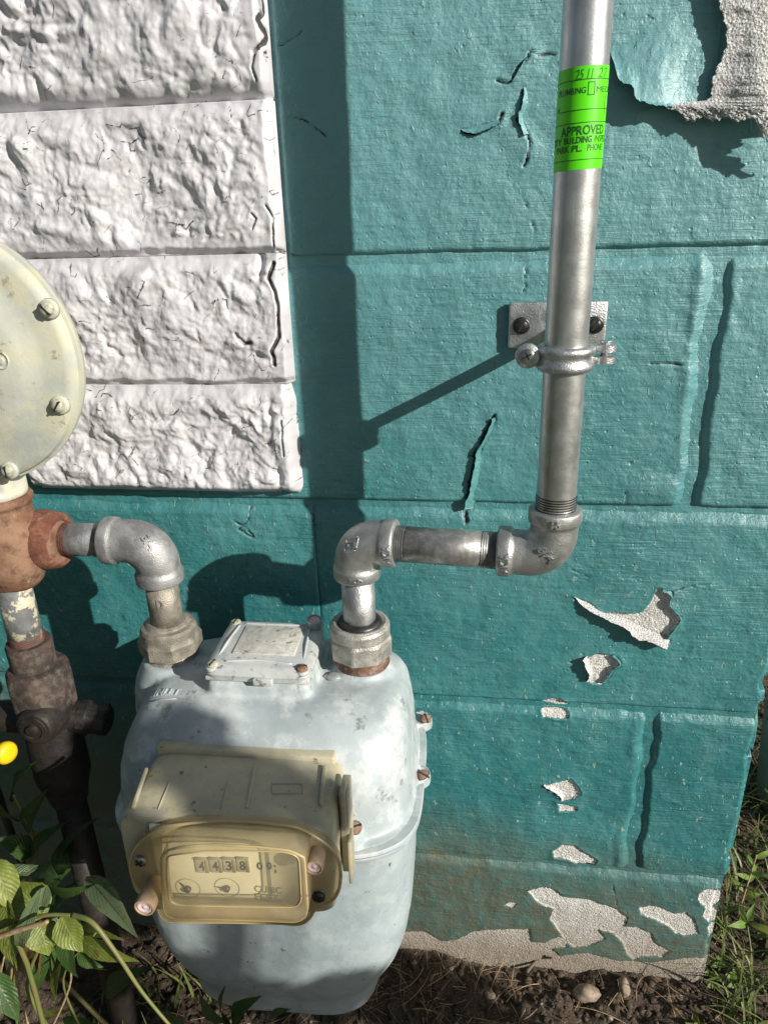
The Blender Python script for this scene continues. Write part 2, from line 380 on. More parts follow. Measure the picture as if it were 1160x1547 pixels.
MT['leaf_dead'] = leaf_material('dead_leaf', (.20, .10, .04), (.28, .16, .08), (.12, .06, .03))
MT['stem'] = paint('green_stem', (.12, .16, .04), (.18, .17, .06), (.20, .13, .06), rough=.5, scale=50, bump=.2)
MT['bark'] = paint('grey_brown_bark', (.10, .075, .05), (.17, .13, .09), None, rough=.85, scale=40, bump=.9)
MT['straw'] = paint('dry_straw', (.36, .24, .12), (.48, .36, .2), (.22, .13, .07), rough=.7, scale=60, bump=.2)
MT['blade'] = paint('grass_blade', (.06, .10, .02), (.13, .18, .04), (.22, .19, .08), rough=.5, scale=30, bump=.1)
def soil():
    m = M('dark_soil', rough=.95)
    c = m.mix(m.ramp(m.noise(40, 6, .7), [(.35, 0), (.65, 1)]), (.050, .034, .023), (.115, .082, .058))
    c = m.mix(m.ramp(m.noise(500, 4, .7), [(.54, 0), (.62, .8)]), c, (.22, .17, .12))
    m.col(c); m.bump(m.noise(260, 6, .7), 1.0, .004); return m.m
MT['soil'] = soil()
MT['pebble'] = paint('tan_pebble', (.20, .15, .11), (.30, .235, .17), (.38, .30, .22), rough=.6, scale=90, bump=.4)
MT['mortar'] = MT['teal']

# ------------------------------------------------------------------ marks on the wall, as seen
PEELS = [
 [(907,928),(928,925),(948,926),(965,925),(978,913),(986,903),(992,888),(1005,893),(1017,892),(1011,905),(1012,916),(1020,926),(1028,932),(1022,942),(1010,957),(1012,968),(1004,975),(970,963),(945,948)],
 [(884,998),(895,990),(908,988),(920,988),(930,993),(939,1002),(928,1012),(918,1024),(910,1035),(896,1032),(887,1029),(891,1019)],
 [(815,1062),(835,1055),(848,1057),(858,1068),(840,1067)],
 [(818,1073),(835,1072),(850,1074),(860,1079),(858,1086),(820,1084)],
 [(822,1187),(836,1183),(850,1180),(862,1178),(872,1188),(878,1200),(862,1208),(850,1210),(843,1201),(834,1195)],
 [(842,1213),(860,1217),(873,1221),(870,1226),(845,1226)],
 [(835,1285),(850,1276),(868,1278),(885,1290),(903,1300),(898,1307),(880,1310),(862,1300),(838,1296)],
 [(797,1348),(812,1342),(826,1340),(840,1346),(850,1356),(870,1358),(895,1362),(920,1370),(935,1376),(948,1387),(943,1402),(965,1402),(985,1410),(988,1425),(1012,1438),(1002,1447),(975,1446),(958,1452),(948,1445),(940,1425),(925,1410),(905,1405),(915,1420),(890,1430),(868,1432),(856,1425),(846,1412),(838,1398),(830,1390),(837,1375),(815,1368)],
 [(965,1372),(983,1370),(1000,1374),(1020,1382),(1035,1380),(1050,1392),(1055,1412),(1035,1414),(1020,1411),(1010,1400),(990,1390),(968,1382)],
 [(1057,1350),(1066,1344),(1075,1342),(1088,1348),(1092,1358),(1088,1366),(1078,1374),(1086,1385),(1082,1396),(1072,1394),(1062,1386),(1066,1373),(1056,1362)],
 [(-400,1400),(0,1395),(300,1400),(590,1410),(640,1408),(668,1424),(692,1420),(715,1410),(728,1407),(800,1404),(803,1424),(822,1426),(842,1416),(862,1420),(858,1432),(835,1434),(845,1446),(890,1440),(930,1452),(985,1456),(1040,1448),(1085,1450),(1110,1462),(1110,1560),(-400,1600)],
 [(762,1368),(770,1364),(781,1367),(774,1372)],
 [(1068,1402),(1080,1398),(1086,1408),(1072,1420)],
]
CRACKS = [([(746,628),(740,645),(733,660),(728,672),(720,684),(717,700),(713,720),(709,745),(702,768),(703,790)], .0017),
 ([(705,688),(714,690),(720,684)], .0006), ([(798,376),(796,395),(795,412),(791,440)], .0004),
 ([(838,80),(812,84),(803,76),(795,92),(785,98),(775,118),(770,124),(757,124),(748,120)], .0008),
 ([(790,130),(789,155),(783,178),(790,198),(797,202),(801,220),(792,250)], .0008),
 ([(700,196),(714,200),(728,192),(745,188),(754,184),(759,170)], .0010),
 ([(984,549),(1008,549),(1030,551)], .0007), ([(774,277),(790,300),(803,330),(808,352)], .0003),
 ([(421,68),(436,62),(448,55),(459,44)], .0006), ([(436,175),(458,180),(478,192),(492,203)], .0006),
 ([(430,378),(444,386),(470,391),(492,392)], .0007), ([(926,1338),(929,1355),(932,1370),(935,1376)], .0004),
 ([(870,904),(890,912),(907,928)], .0009), ([(895,875),(860,860)], .0002), ([(1017,892),(1045,884),(1070,883)], .0003),
 ([(953,700),(948,720),(946,745),(948,765)], .0003), ([(948,700),(985,685),(1020,660)], .0003),
 ([(470,765),(478,800),(480,850)], .0003), ([(378,762),(376,785),(360,800),(382,812)], .0006), ([(352,786),(372,798),(384,812)], .0006)]
PEELS = [W2(p) for p in PEELS]; CRACKS = [(W2(p), w) for p, w in CRACKS]

def seg_dist(X, Z, poly, closed):
    d = np.full(X.shape, 1e9); n = len(poly)
    for i in range(n if closed else n-1):
        a = poly[i]; b = poly[(i+1) % n]; e = b-a; L = max(e@e, 1e-12)
        t = np.clip(((X-a[0])*e[0]+(Z-a[1])*e[1])/L, 0, 1)
        d = np.minimum(d, np.hypot(X-a[0]-t*e[0], Z-a[1]-t*e[1]))
    return d
def inside(X, Z, poly):
    r = np.zeros(X.shape, bool); n = len(poly)
    for i in range(n):
        a = poly[i]; b = poly[(i+1) % n]
        if a[1] == b[1]: continue
        c = ((a[1] > Z) != (b[1] > Z)) & (X < (b[0]-a[0])*(Z-a[1])/(b[1]-a[1])+a[0]); r ^= c
    return r
def poly_field(X, Z, polys, pad=.02):
    f = np.full(X.shape, -pad)
    for p in polys:
        m = (X > p[:, 0].min()-pad) & (X < p[:, 0].max()+pad) & (Z > p[:, 1].min()-pad) & (Z < p[:, 1].max()+pad)
        if not m.any(): continue
        d = seg_dist(X[m], Z[m], p, True); s = np.where(inside(X[m], Z[m], p), d, -d); f[m] = np.maximum(f[m], s)
    return f
def crack_field(X, Z, lines, pad=.02):
    f = np.full(X.shape, pad)
    for p, w in lines:
        m = (X > p[:, 0].min()-pad) & (X < p[:, 0].max()+pad) & (Z > p[:, 1].min()-pad) & (Z < p[:, 1].max()+pad)
        if not m.any(): continue
        f[m] = np.minimum(f[m], seg_dist(X[m], Z[m], p, False)-w)
    return f

JOINT = [.802-.0313+.2032*k for k in (3, 2, 1, 0, -1, -2, -3)]   # bed joints, top to bottom
CORNER = .2605; UPX = .171
def relief(X, Z, seed):
    """how far the painted face stands proud"""
    u = .0009*fbm(N1, X*9+seed, Z*9, o=3)+.00045*fbm(N2, X*45, Z*45+seed, o=4)
    u += .00022*fbm(N3, X*60+seed, Z*330, o=3)
    return u
def teal_block(x0, x1, z0, z1, seed, res=.0012, wl=0, wr=0, parent=None, corner=False):
    """wl / wr: how much wider and rougher the upright joint is on that side"""
    nx = max(8, int((x1-x0)/res)); nz = max(8, int((z1-z0)/res))
    X, Z = np.meshgrid(np.linspace(x0+.0001, x1-.0001, nx), np.linspace(z0+.0012, z1-.0012, nz))
    warpx = .0011*fbm(N2, X*90, Z*90, o=3); warpz = .0011*fbm(N3, X*90, Z*90, o=3)
    pe = poly_field(X+warpx, Z+warpz, PEELS); jx = .0014*fbm(N3, X*260, Z*260, o=2); ck = crack_field(X+warpx*.8+jx, Z+warpz*.8, CRACKS)+.0005*fbm(N1, X*130, Z*130, o=2)
    h = relief(X, Z, seed)
    ez = .0011*fbm(N1, X*40+seed, Z*3, o=3)
    dt = (z1-Z)+ez; db = (Z-z0)+ez*.6
    h -= .0066*(1-sstep(-.001, .0145, dt))**1.1        # worn, sloping top arris
    h -= .0056*(1-sstep(-.001, .0052, db))               # sharper bottom arris
    exn = .0055*fbm(N1, X*4, Z*10+seed, o=3)+.0010*fbm(N3, X*30, Z*75+seed, o=3)
    dl = (X-x0)+exn*(wl > 0); dr = (x1-X)+exn*(wr > 0 or corner)
    h -= ((.0050 if wl else .0008)*(1-sstep(wl*.25, (.005 if wl else .003)+wl, dl))); h -= ((.0050 if wr else .0008)*(1-sstep(wr*.25, (.005 if wr else .003)+wr*.7, dr)))
    h -= .0012*sstep(.1, .6, fbm(N2, X*30, Z*14+seed, o=4))*(np.exp(-(dl/.02)**2)*(wl > 0)+np.exp(-(dr/.03)**2)*(wr > 0))
    if wr: h += .0009*np.exp(-((dr-.014)/.004)**2)*np.clip(.5+1.6*N2(X*40, Z*14), 0, 1.5)
    if corner:
        h -= .0035*(1-sstep(0, .005, dr)); h -= .010*sstep(.25, .6, fbm(N3, Z*45, Z*0+seed, o=3))*(1-sstep(.0, .006, dr))
    h -= .0016*sstep(-.0004, .0006, pe); h += .0011*np.exp(-np.abs(pe+.0008)/.0035)*(pe < 0)*(Z > .12)
    h += np.where(pe > 0, .0006*fbm(N2, X*500, Z*500, o=2), 0)
    h -= .0028*(1-sstep(-.0009, .0004, ck)); wk = crack_field(X, Z, [c_ for c_ in CRACKS if c_[1] > .00075]); h += .0013*np.exp(-np.abs(wk)/.006)*np.clip(.3+2*N1(X*35, Z*35), 0, 1)
    # blisters round the big scab
    for (px, py, r, a) in ((985, 930, .020, .0040), (1050, 905, .022, .0018), (912, 1010, .013, .0022), (960, 735, .016, .0022), (1010, 745, .014, .0026), (850, 1195, .014, .0020), (300, 790, .03, .0012)):
        q = P(px, py); h += a*np.exp(-(((X-q[0])/r)**2+((Z-q[2])/(r*.8))**2))*(pe < 0)
    V = np.stack([X, -h, Z], -1).reshape(-1, 3); F = grid_faces(nz, nx)
    # skirt so the block has thickness
    def rim(idx):
        return idx
    loop = np.concatenate([np.arange(nx), np.arange(1, nz)*nx+nx-1, (nz-1)*nx+np.arange(nx-2, -1, -1), np.arange(nz-2, 0, -1)*nx])
    B = V[loop].copy(); B[:, 1] = .03; n0 = len(V); L = len(loop); i = np.arange(L); j = (i+1) % L
    F2 = np.stack([loop[j], loop[i], n0+i, n0+j], -1)
    V = np.concatenate([V, B]); F = np.concatenate([F, F2])
    at = dict(peel=np.concatenate([pe.ravel(), pe.ravel()[loop]]), crack=np.concatenate([ck.ravel(), ck.ravel()[loop]]))
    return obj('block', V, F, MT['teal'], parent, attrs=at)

# ------------------------------------------------------------------ the teal wall
wall = thing('teal_block_wall', (0.0, 0.1, 0), 'teal painted concrete block wall with peeling paint along its foot and corner', 'wall')
# courses: (bottom, top, [x edges], {edges that are wide rough joints})
L0 = -.70
teal_block(L0, -.15, JOINT[1], 1.25, 1, .008, parent=wall)
teal_block(-.15, .2605, .771, .974, 2, parent=wall)
teal_block(-.15, .2605, .974, 1.177, 12, .006, parent=wall)
teal_block(-.25, UPX, .5675, .7707, 3, wr=.010, parent=wall)
teal_block(UPX, .2605, .5675, .7707, 4, wl=.003, parent=wall, corner=True)
teal_block(L0, -.45, .5675, .7707, 13, .006, parent=wall)
teal_block(-.45, -.25, .5675, .7707, 14, .006, parent=wall)
teal_block(-.45, -.147, .3643, .5675, 5, parent=wall)
teal_block(-.147, .2605, .3643, .5675, 6, parent=wall, corner=True)
teal_block(L0, -.45, .3643, .5675, 7, .004, parent=wall)
teal_block(-.25, .166, .1611, .3643, 8, wr=.008, parent=wall)
teal_block(.166, .2605, .1611, .3643, 9, wl=.002, parent=wall, corner=True)
teal_block(L0, -.25, .1611, .3643, 10, .003, parent=wall)
teal_block(-.15, .2560, -.05, .1611, 11, parent=wall, corner=True)
teal_block(L0, -.15, -.05, .1611, 16, .003, parent=wall)
def mortar():
    X, Z = np.meshgrid(np.linspace(L0, .257, 320), np.linspace(-.06, 1.2, 420))
    h = -.0042+.0006*fbm(N2, X*60, Z*60, o=3); V = np.stack([X, -h, Z], -1).reshape(-1, 3)
    pe = poly_field(X, Z, PEELS)
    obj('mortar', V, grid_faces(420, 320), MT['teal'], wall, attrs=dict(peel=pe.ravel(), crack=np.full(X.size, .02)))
mortar()
# return face of the wall round the corner, and the core behind
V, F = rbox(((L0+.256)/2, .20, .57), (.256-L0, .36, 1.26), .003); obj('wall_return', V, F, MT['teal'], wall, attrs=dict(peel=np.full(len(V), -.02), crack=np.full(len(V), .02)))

# lifted paint
def flap(name, mat, base, tip, sb, st, nu=60, nv=10, jag=.0012, curl=1.6, seed=0, thick=.0005, label=None):
    B = spline(np.array([P(x, y, s) for (x, y), s in zip(base, [v-.0022 for v in sb])]), nu); T = spline(np.array([P(x, y, s) for (x, y), s in zip(tip, st)]), nu)
    k = np.arange(nu); w = T-B
    T = T+w/np.linalg.norm(w, axis=1)[:, None]*(jag*fbm(N1, k*.31+seed, k*0.0+seed, o=4))[:, None]
    v = np.linspace(0, 1, nv)[:, None, None]; G = B[None]*(1-v)+T[None]*v
    s = (-B[:, 1])[None]*(1-v[..., 0]**curl)+(-T[:, 1])[None]*v[..., 0]**curl
    G[..., 1] = -s-.0008*fbm(N2, G[..., 0]*110+seed, G[..., 2]*110, o=3)*v[..., 0]
    V = G.reshape(-1, 3); F = grid_faces(nv, nu); n = len(V)
    V2 = V+np.array([0, thick, 0]); F = np.concatenate([F, F[:, ::-1]+n])
    loop = np.concatenate([np.arange(nu), np.arange(1, nv)*nu+nu-1, (nv-1)*nu+np.arange(nu-2, -1, -1), np.arange(nv-2, 0, -1)*nu])
    j = np.roll(loop, -1); F = np.concatenate([F, np.stack([loop, j, j+n, loop+n], -1)])
    at = dict(peel=np.full(2*n, -.02), crack=np.full(2*n, .02))
    o = obj(name, np.concatenate([V, V2]), F, mat, wall, attrs=at)
    if label: o['label'] = label
    return o
flap('paint_flake', MT['teal'], [(900,55),(912,62),(925,55),(945,40),(975,15),(1010,-15),(1050,-50),(1100,-80)],
     [(915,58),(927,92),(936,120),(956,130),(963,150),(1000,158),(1035,163),(1078,150)],
     [.0006]*8, [.001,.006,.010,.012,.013,.012,.006,.003], nu=120, nv=24, curl=1.3, seed=3, label='large lifted sheet of teal paint with ragged lower edge')
def curl_sheet():
    rows = [(-70, 1076, .010), (-20, 1080, .011), (0, 1085, .012), (25, 1092, .013), (45, 1097, .014), (75, 1095, .015), (100, 1084, .016), (120, 1076, .0165), (140, 1074, .017), (150, 1068, .0172), (155, 1030, .0172), (160, 1004, .017), (166, 1022, .0168), (172, 1032, .0168), (179, 1036, .017)]
    rr = spline(np.array([(a, b, c) for a, b, c in rows]), 90); nu = 90; nv = 100
    V = []
    for i, (y, xl, s) in enumerate(rr):
        for j in range(nv):
            t = j/(nv-1); x = xl+(1235+34*math.sin(i*.13+1)+9*math.sin(i*.71)+5*math.sin(i*1.9)-xl)*t
            k = sstep(150, 179, y); yy = y+k*(3*math.sin(j*.35)+2.2*math.sin(j*1.3)+(25*sstep(1142, 1156, x)+14*sstep(1156, 1200, x))*k)
            far = sstep(1085, 1160, x); s_ = .0085+.0045*sstep(0, .5, t)+.0065*sstep(60, 179, y)*far; s_ *= .55+.45*sstep(-72, -45, y)
            yy -= (10*math.sin(j*.11)+5*math.sin(j*.6)+3*math.sin(j*1.7))*(1-sstep(-70, -30, y))
            V.append(P(x+1.5*math.sin(i*1.1)+1.2*math.sin(i*2.3), yy, s_))
    V = np.array(V); V[:, 1] -= .0012*fbm(N1, V[:, 0]*70, V[:, 2]*70, o=4)
    F = grid_faces(nu, nv); n = len(V); V2 = V+np.array([0, .0008, 0]); F = np.concatenate([F[:, ::-1], F+n])
    loop = np.concatenate([np.arange(nv), np.arange(1, nu)*nv+nv-1, (nu-1)*nv+np.arange(nv-2, -1, -1), np.arange(nu-2, 0, -1)*nv])
    j = np.roll(loop, -1); F = np.concatenate([F, np.stack([loop, j, j+n, loop+n], -1)])
    o = obj('paint_flake', np.concatenate([V, V2]), F, MT['paint_back'], wall); o['label'] = 'curled sheet of paint showing its rough whitish back'
curl_sheet()
flap('paint_flake', MT['paint_back'], [(872,903),(890,911),(910,923),(930,929),(950,936),(972,947),(992,955),(1014,965)],
     [(867,902),(882,917),(906,931),(925,941),(946,951),(962,965),(985,971),(1008,981)],
     [.0005,.001,.001,.001,.001,.001,.001,.001], [.002,.005,.008,.010,.010,.011,.010,.009], nu=70, curl=1.2, seed=9, label='whitish curled flake below the largest scab of bare block')
flap('paint_flake', MT['teal'], [(1005,886),(1022,893),(1030,920),(1042,938),(1030,952),(1020,968)], [(1001,894),(1014,901),(1012,916),(1028,934),(1020,950),(1008,966)],
     [.0012]*6, [.004]*6, nu=50, seed=12)
flap('paint_flake', MT['paint_back'], [(892,988),(891,1002),(897,1016),(895,1030)], [(881,997),(885,1010),(890,1021),(886,1031)], [.001]*4, [.005,.007,.006,.004], nu=30, seed=15)
flap('paint_flake', MT['teal'], [(932,988),(944,1004),(934,1018),(918,1036)], [(925,992),(936,1003),(927,1012),(911,1032)], [.001]*4, [.003]*4, nu=30, seed=18)
flap('paint_flake', MT['paint_back'], [(826,1182),(838,1188),(848,1194),(856,1202)], [(821,1188),(834,1196),(844,1203),(850,1211)], [.0008]*4, [.003,.004,.004,.003], nu=24, seed=21)
flap('paint_flake', MT['teal'], [(750,630),(746,648),(738,664),(732,680),(730,700),(726,722),(722,745),(716,768)], [(744,632),(738,650),(729,668),(720,684),(717,702),(713,724),(708,747),(701,770)],
     [.0008]*8, [.002,.003,.004,.0045,.005,.0048,.004,.003], nu=60, curl=1.5, seed=24, label='long lifted paint edge beside the upright crack')
flap('paint_flake', MT['teal'], [(690,188),(712,186),(735,180),(752,172)], [(699,197),(716,201),(738,193),(756,186)], [.0007]*4, [.002,.003,.004,.003], nu=30, seed=27)
flap('paint_flake', MT['teal'], [(800,130),(802,155),(796,178),(806,200)], [(791,131),(789,155),(783,178),(793,203)], [.0007]*4, [.001,.003,.003,.002], nu=30, seed=30)
flap('paint_flake', MT['teal'], [(815,70),(800,82),(792,104),(782,118)], [(806,76),(794,88),(784,104),(774,122)], [.0007]*4, [.001,.003,.003,.002], nu=30, seed=33)

# ------------------------------------------------------------------ the white split-face block
wb = thing('white_block_pier', (-.4, .05, .576), 'white painted rough split-face block courses standing proud of the teal wall', 'wall')
WC = [(-.152, 1.0), (-.152, .88)]
def rand_cracks(n, x0, x1, z0, z1, seed):
    g = np.random.default_rng(seed); out = []
    for _ in range(n):
        x = x0+(x1-x0)*g.random()**.8; z = z0+(z1-z0)*g.random(); a = g.random()*2*math.pi; pts = [(x, z)]
        for _ in range(g.integers(2, 5)):
            a += g.normal()*.9; st = .0018+.004*g.random(); x += st*math.cos(a); z += st*math.sin(a); pts.append((x, z))
        out.append((np.array(pts), .00008+.00040*g.random()**2))
    return out
def wpx(pts, w, s=.017):
    return (np.array([[P(x, y, s)[0], P(x, y, s)[2]] for x, y in pts]), w)
WHITE_CR = rand_cracks(520, -.40, -.152, .57, .97, 5)+[
 wpx([(385,-10),(391,12),(387,26),(397,48),(393,62),(381,75)], .0012), wpx([(397,48),(408,58),(420,68)], .0014), wpx([(400,72),(403,92),(408,112)], .0009), wpx([(382,80),(378,100),(386,120)], .0006),
 wpx([(411,398),(404,420),(414,440),(418,466),(419,510),(411,530),(414,552)], .0014), wpx([(355,505),(368,520),(378,518)], .0013), wpx([(416,378),(426,384),(432,396)], .0012),
 wpx([(441,585),(443,606),(441,634)], .0007), wpx([(424,636),(428,690)], .0005), wpx([(380,345),(384,330),(378,322)], .0006), wpx([(400,310),(410,330),(412,372)], .0006)]
def white_block(z0, z1, x0, x1, seed, res):
    nx = int((x1-x0)/res); nz = int((z1-z0)/res)
    X, Z = np.meshgrid(np.linspace(x0, x1, nx), np.linspace(z0, z1, nz))
    wx = X+.007*fbm(N2, X*24+seed, Z*24, o=2); wz = Z+.007*fbm(N3, X*24, Z*24+seed, o=2)
    big = fbm(N1, wx*14+seed*3.1, wz*14, o=2)
    lump = np.sqrt(fbm(N2, wx*38, wz*38+seed, o=2)**2+.006)       # pillowy lumps, rounded by thick paint
    lump2 = np.sqrt(fbm(N3, wx*85+seed, wz*85, o=2)**2+.010)
    med = fbm(N3, wx*70+seed, wz*70, o=2)
    dt = z1-Z; db = Z-z0; dr = x1-X+.0026*fbm(N1, X*10, Z*22, o=4); dt = dt+.0022*fbm(N2, X*24, Z*5, o=3); db = db+.0016*fbm(N3, X*24, Z*5, o=3)
    e = sstep(0.002, .017, np.minimum(dt, db))*sstep(.003, .020, dr)
    amp = .75+.5*np.clip(fbm(N1, X*9+seed*2, Z*9, o=2), -.8, .8)
    crs = np.abs(fbm(N1, wx*62+seed, wz*62, o=3)); h = .0150+e*(.0062*big+amp*(.0074*(lump-.25)-.0028*(crs-.25)+.0016*(lump2-.25))+.0014+.0008*med)+(1-e)*.0008*med
    h += .0005*fbm(N1, X*220, Z*220, o=3)*(.35+.65*e)
    h -= .0062*(1-sstep(0, .0060, db+.0010*med)); h -= .0050*(1-sstep(0, .013, dt+.0016*med))
    if z0 > .85: h -= .0050*(1-sstep(0.002, .013, db+.002*med))
    h -= .009*(1-sstep(0, .006, dr))**1.5
    if z0 < .58: h -= .008*(1-sstep(0, .010, np.hypot(np.maximum(.010-dr, 0), np.maximum(.010-db, 0))*-1+.010))
    h -= .0050*np.exp(-((dr-.018-.004*fbm(N1, X*8, Z*25+seed, o=3))/.0026)**2)*sstep(-.15, .35, fbm(N2, Z*18, Z*0+seed, o=3))
    ck = crack_field(X+.0008*med, Z, WHITE_CR, .012)
    gk = crack_field(X+.0008*med, Z, [c_ for c_ in WHITE_CR if c_[1] > .00049], .012); h -= .0026*(1-sstep(-.0006, .0008, gk)); h += .0012*np.exp(-np.abs(gk)/.0035)*np.clip(.4+2*N1(X*50, Z*50), 0, 1.2)
    V = np.stack([X, -h, Z], -1).reshape(-1, 3); F = grid_faces(nz, nx)
    loop = np.concatenate([np.arange(nx), np.arange(1, nz)*nx+nx-1, (nz-1)*nx+np.arange(nx-2, -1, -1), np.arange(nz-2, 0, -1)*nx])
    B = V[loop].copy(); B[:, 1] = .01; n0 = len(V); L = len(loop); i = np.arange(L); j = (i+1) % L
    V = np.concatenate([V, B]); F = np.concatenate([F, np.stack([loop[j], loop[i], n0+i, n0+j], -1)])
    cc = np.concatenate([ck.ravel(), np.full(L, .02)])
    return obj('block', V, F, MT['white'], wb, attrs=dict(crack=cc))
white_block(.5765, .6745, -.40, -.1535, 1, .0008)
white_block(.6748, .7758, -.42, -.1535, 2, .0008)
white_block(.7761, .8790, -.42, -.1535, 3, .0008)
white_block(.8793, .9800, -.42, -.1535, 4, .0009)
white_block(.9803, 1.082, -.42, -.1535, 5, .004)
white_block(1.0823, 1.18, -.42, -.1535, 6, .004)
for i in range(6): white_block(.5765+.1016*i, .6763+.1016*i, -.82, -.423, 10+i, .004)

# ------------------------------------------------------------------ ground
def ground():
    X, Y = np.meshgrid(np.linspace(-.75, .75, 560), np.linspace(-.75, .75, 520))
    h = .010*fbm(N1, X*9, Y*9, o=3)+.006*fbm(N2, X*40, Y*40, o=4)+.0035*np.abs(fbm(N3, X*110, Y*110, o=3))
    edge = np.minimum(np.minimum(X+.75, .75-X), np.minimum(Y+.75, .75-Y)); h = h-.03*(1-sstep(0, .08, edge))
    h -= .010*(1-sstep(-.03, .0, Y))*0
    V = np.stack([X, Y, h], -1).reshape(-1, 3)
    obj('soil', V, grid_faces(520, 560), MT['soil'], kind='structure')
    m = M('lawn_ground', .95); m.col(m.mix(m.ramp(m.noise(3, 6), [(.4, 0), (.6, 1)]), (.05, .075, .02), (.09, .085, .045))); m.bump(m.noise(30, 5), 1, .02)
    link('ground', mesh_data('ground', [(-150, -150, -.018), (150, -150, -.018), (150, 150, -.018), (-150, 150, -.018)], [(0, 1, 2, 3)]), m.m, kind='structure')
ground()
def gz(x, y):
    return float(.010*fbm(N1, x*9, y*9, o=3)+.006*fbm(N2, x*40, y*40, o=4)+.0035*abs(fbm(N3, x*110, y*110, o=3)))
def blob(c, r, seed, sq=(1, 1, 1), sub=2, amp=.25):
    import bmesh
    bm = bmesh.new(); bmesh.ops.create_icosphere(bm, subdivisions=sub, radius=1)
    V = np.array([v.co[:] for v in bm.verts]); F = [tuple(v.index for v in f.verts) for f in bm.faces]; bm.free()
    k = 1+amp*fbm(N2, V[:, 0]*1.6+seed*7.3, V[:, 1]*1.6, V[:, 2]*1.6, o=2)
    return V*k[:, None]*r*np.array(sq)+np.asarray(c), F
a = Acc()
for i in range(3200):
    x = rng.uniform(-.4, .42); y = -abs(rng.normal())*.10-.004 if x < .262 else rng.uniform(-.2, .3)
    r = .0008+.0042*rng.random()**3.5; V, F = blob((x, y, gz(x, y)+r*.3), r, i, (1, 1, .75), 1, .5); a.add(V, F)
V, F = a.get(); obj('soil_clods', V, F, MT['soil'], kind='stuff', label='dark crumbs of soil scattered along the foot of the wall')
def strand(acc, p, L, az_, lift, w, seed, n=6, bend=.5, droop=.0):
    t = np.linspace(0, 1, n); a_ = az_+bend*(t-.5)*2
    st = L/(n-1); x = p[0]+np.cumsum(np.cos(a_))*st; y = p[1]+np.cumsum(np.sin(a_))*st
    z = p[2]+np.sin(t*math.pi*.5)*lift-droop*t*t
    V, F = sweep(np.stack([x, y, z], -1), w*(1-.6*t), n=4, caps=False); acc.add(V, F)
a = Acc()
for i in range(620):
    if i % 3 == 0: x = rng.normal(-.13, .09); y = rng.normal(-.05, .04)
    elif i % 3 == 1: x = rng.uniform(-.4, .25); y = -.01-abs(rng.normal())*.1
    else: x = rng.uniform(.27, .5); y = rng.uniform(-.2, .35)
    if y > -.008 and x < .262: y = -.01
    strand(a, (x, y, gz(x, y)+.002), rng.uniform(.010, .055), rng.uniform(0, 6.28), rng.uniform(0, .014), rng.uniform(.0002, .0006), i, bend=rng.normal()*.30)
V, F = a.get(); obj('dry_straw', V, F, MT['straw'], kind='stuff', label='dry grass clippings and straw lying on the soil')
a = Acc()
def blade(acc, p, L, az_, lean, w, n=7):
    t = np.linspace(0, 1, n); d = np.array([math.cos(az_), math.sin(az_)])
    r = lean*L*t**1.8; z = p[2]+L*t*(1-.35*lean*t)
    x = p[0]+d[0]*r; y = p[1]+d[1]*r; q = np.array([-d[1], d[0], 0])
    ww = (w*(1-t**2)+.0001)[:, None]; c = np.stack([x, y, z], -1)
    V = np.concatenate([c-q*ww, c+q*ww]); F = [(i, i+1, n+i+1, n+i) for i in range(n-1)]; acc.add(V, F)
for i in range(1300):
    x = rng.uniform(.275, .62); y = rng.uniform(-.10, .50)
    if rng.random() < .2: x = rng.uniform(.268, .30)
    blade(a, (x, y, gz(x, y)-.002), rng.uniform(.02, .085), rng.uniform(0, 6.28), rng.uniform(.2, 1.2), rng.uniform(.0007, .002))
for i in range(120):
    x = rng.uniform(-.42, -.25); y = rng.uniform(-.25, -.05); blade(a, (x, y, gz(x, y)-.002), rng.uniform(.02, .06), rng.uniform(0, 6.28), rng.uniform(.2, 1.2), rng.uniform(.0007, .0018))
V, F = a.get(); obj('grass', V, F, MT['blade'], kind='stuff', label='sparse grass growing past the wall corner')
def onground(px, py):
    v = FWD+RGT*(px-580)/1100.0-UPV*(py-773.5)/1100.0; q = CAM+v*(-CAM[2]/v[2]); return q[0], q[1], gz(q[0], q[1])
for (px, py, r, sq, lab) in ((885, 1507, .0115, (1.25, .8, .8), 'rounded brown pebble half sunk in soil before the wall, the larger left one'), (941, 1500, .0095, (.62, 1.2, .8), 'upright tan shell-shaped pebble right of the rounded brown pebble'), (740, 1504, .0055, (1.1, .8, .7), 'small grey stone in the shaded soil nearest the meter')):
    x, y, z = onground(px, py); V, F = blob((x, y, z+r*.35), r, px, sq, 3, .22); o = obj('pebble', V, F, MT['pebble']); o['label'] = lab; o['category'] = 'pebble'; o['group'] = 'pebbles on the soil'
a = Acc()
for i in range(70):
    x = rng.uniform(-.3, .28); y = -.012-abs(rng.normal())*.07; r = .0010+.0026*rng.random()**2; V, F = blob((x, y, gz(x, y)+r*.5), r, i, (1.2, .9, .7), 1, .3); a.add(V, F)
V, F = a.get(); obj('gravel', V, F, MT['pebble'], kind='stuff', label='tiny bits of gravel on the dark soil')
x, y, z = onground(818, 1453)
V, F = sweep(spline([(x-.018, y-.018, z+.004), (x-.004, y-.006, z+.011), (x+.010, -.004, z+.024)], 10), np.linspace(.0022, .001, 10), 6); o = obj('twig', V, F, MT['bark']); o['label'] = 'short dark twig leaning on the bare foot of the wall'; o['category'] = 'twig'

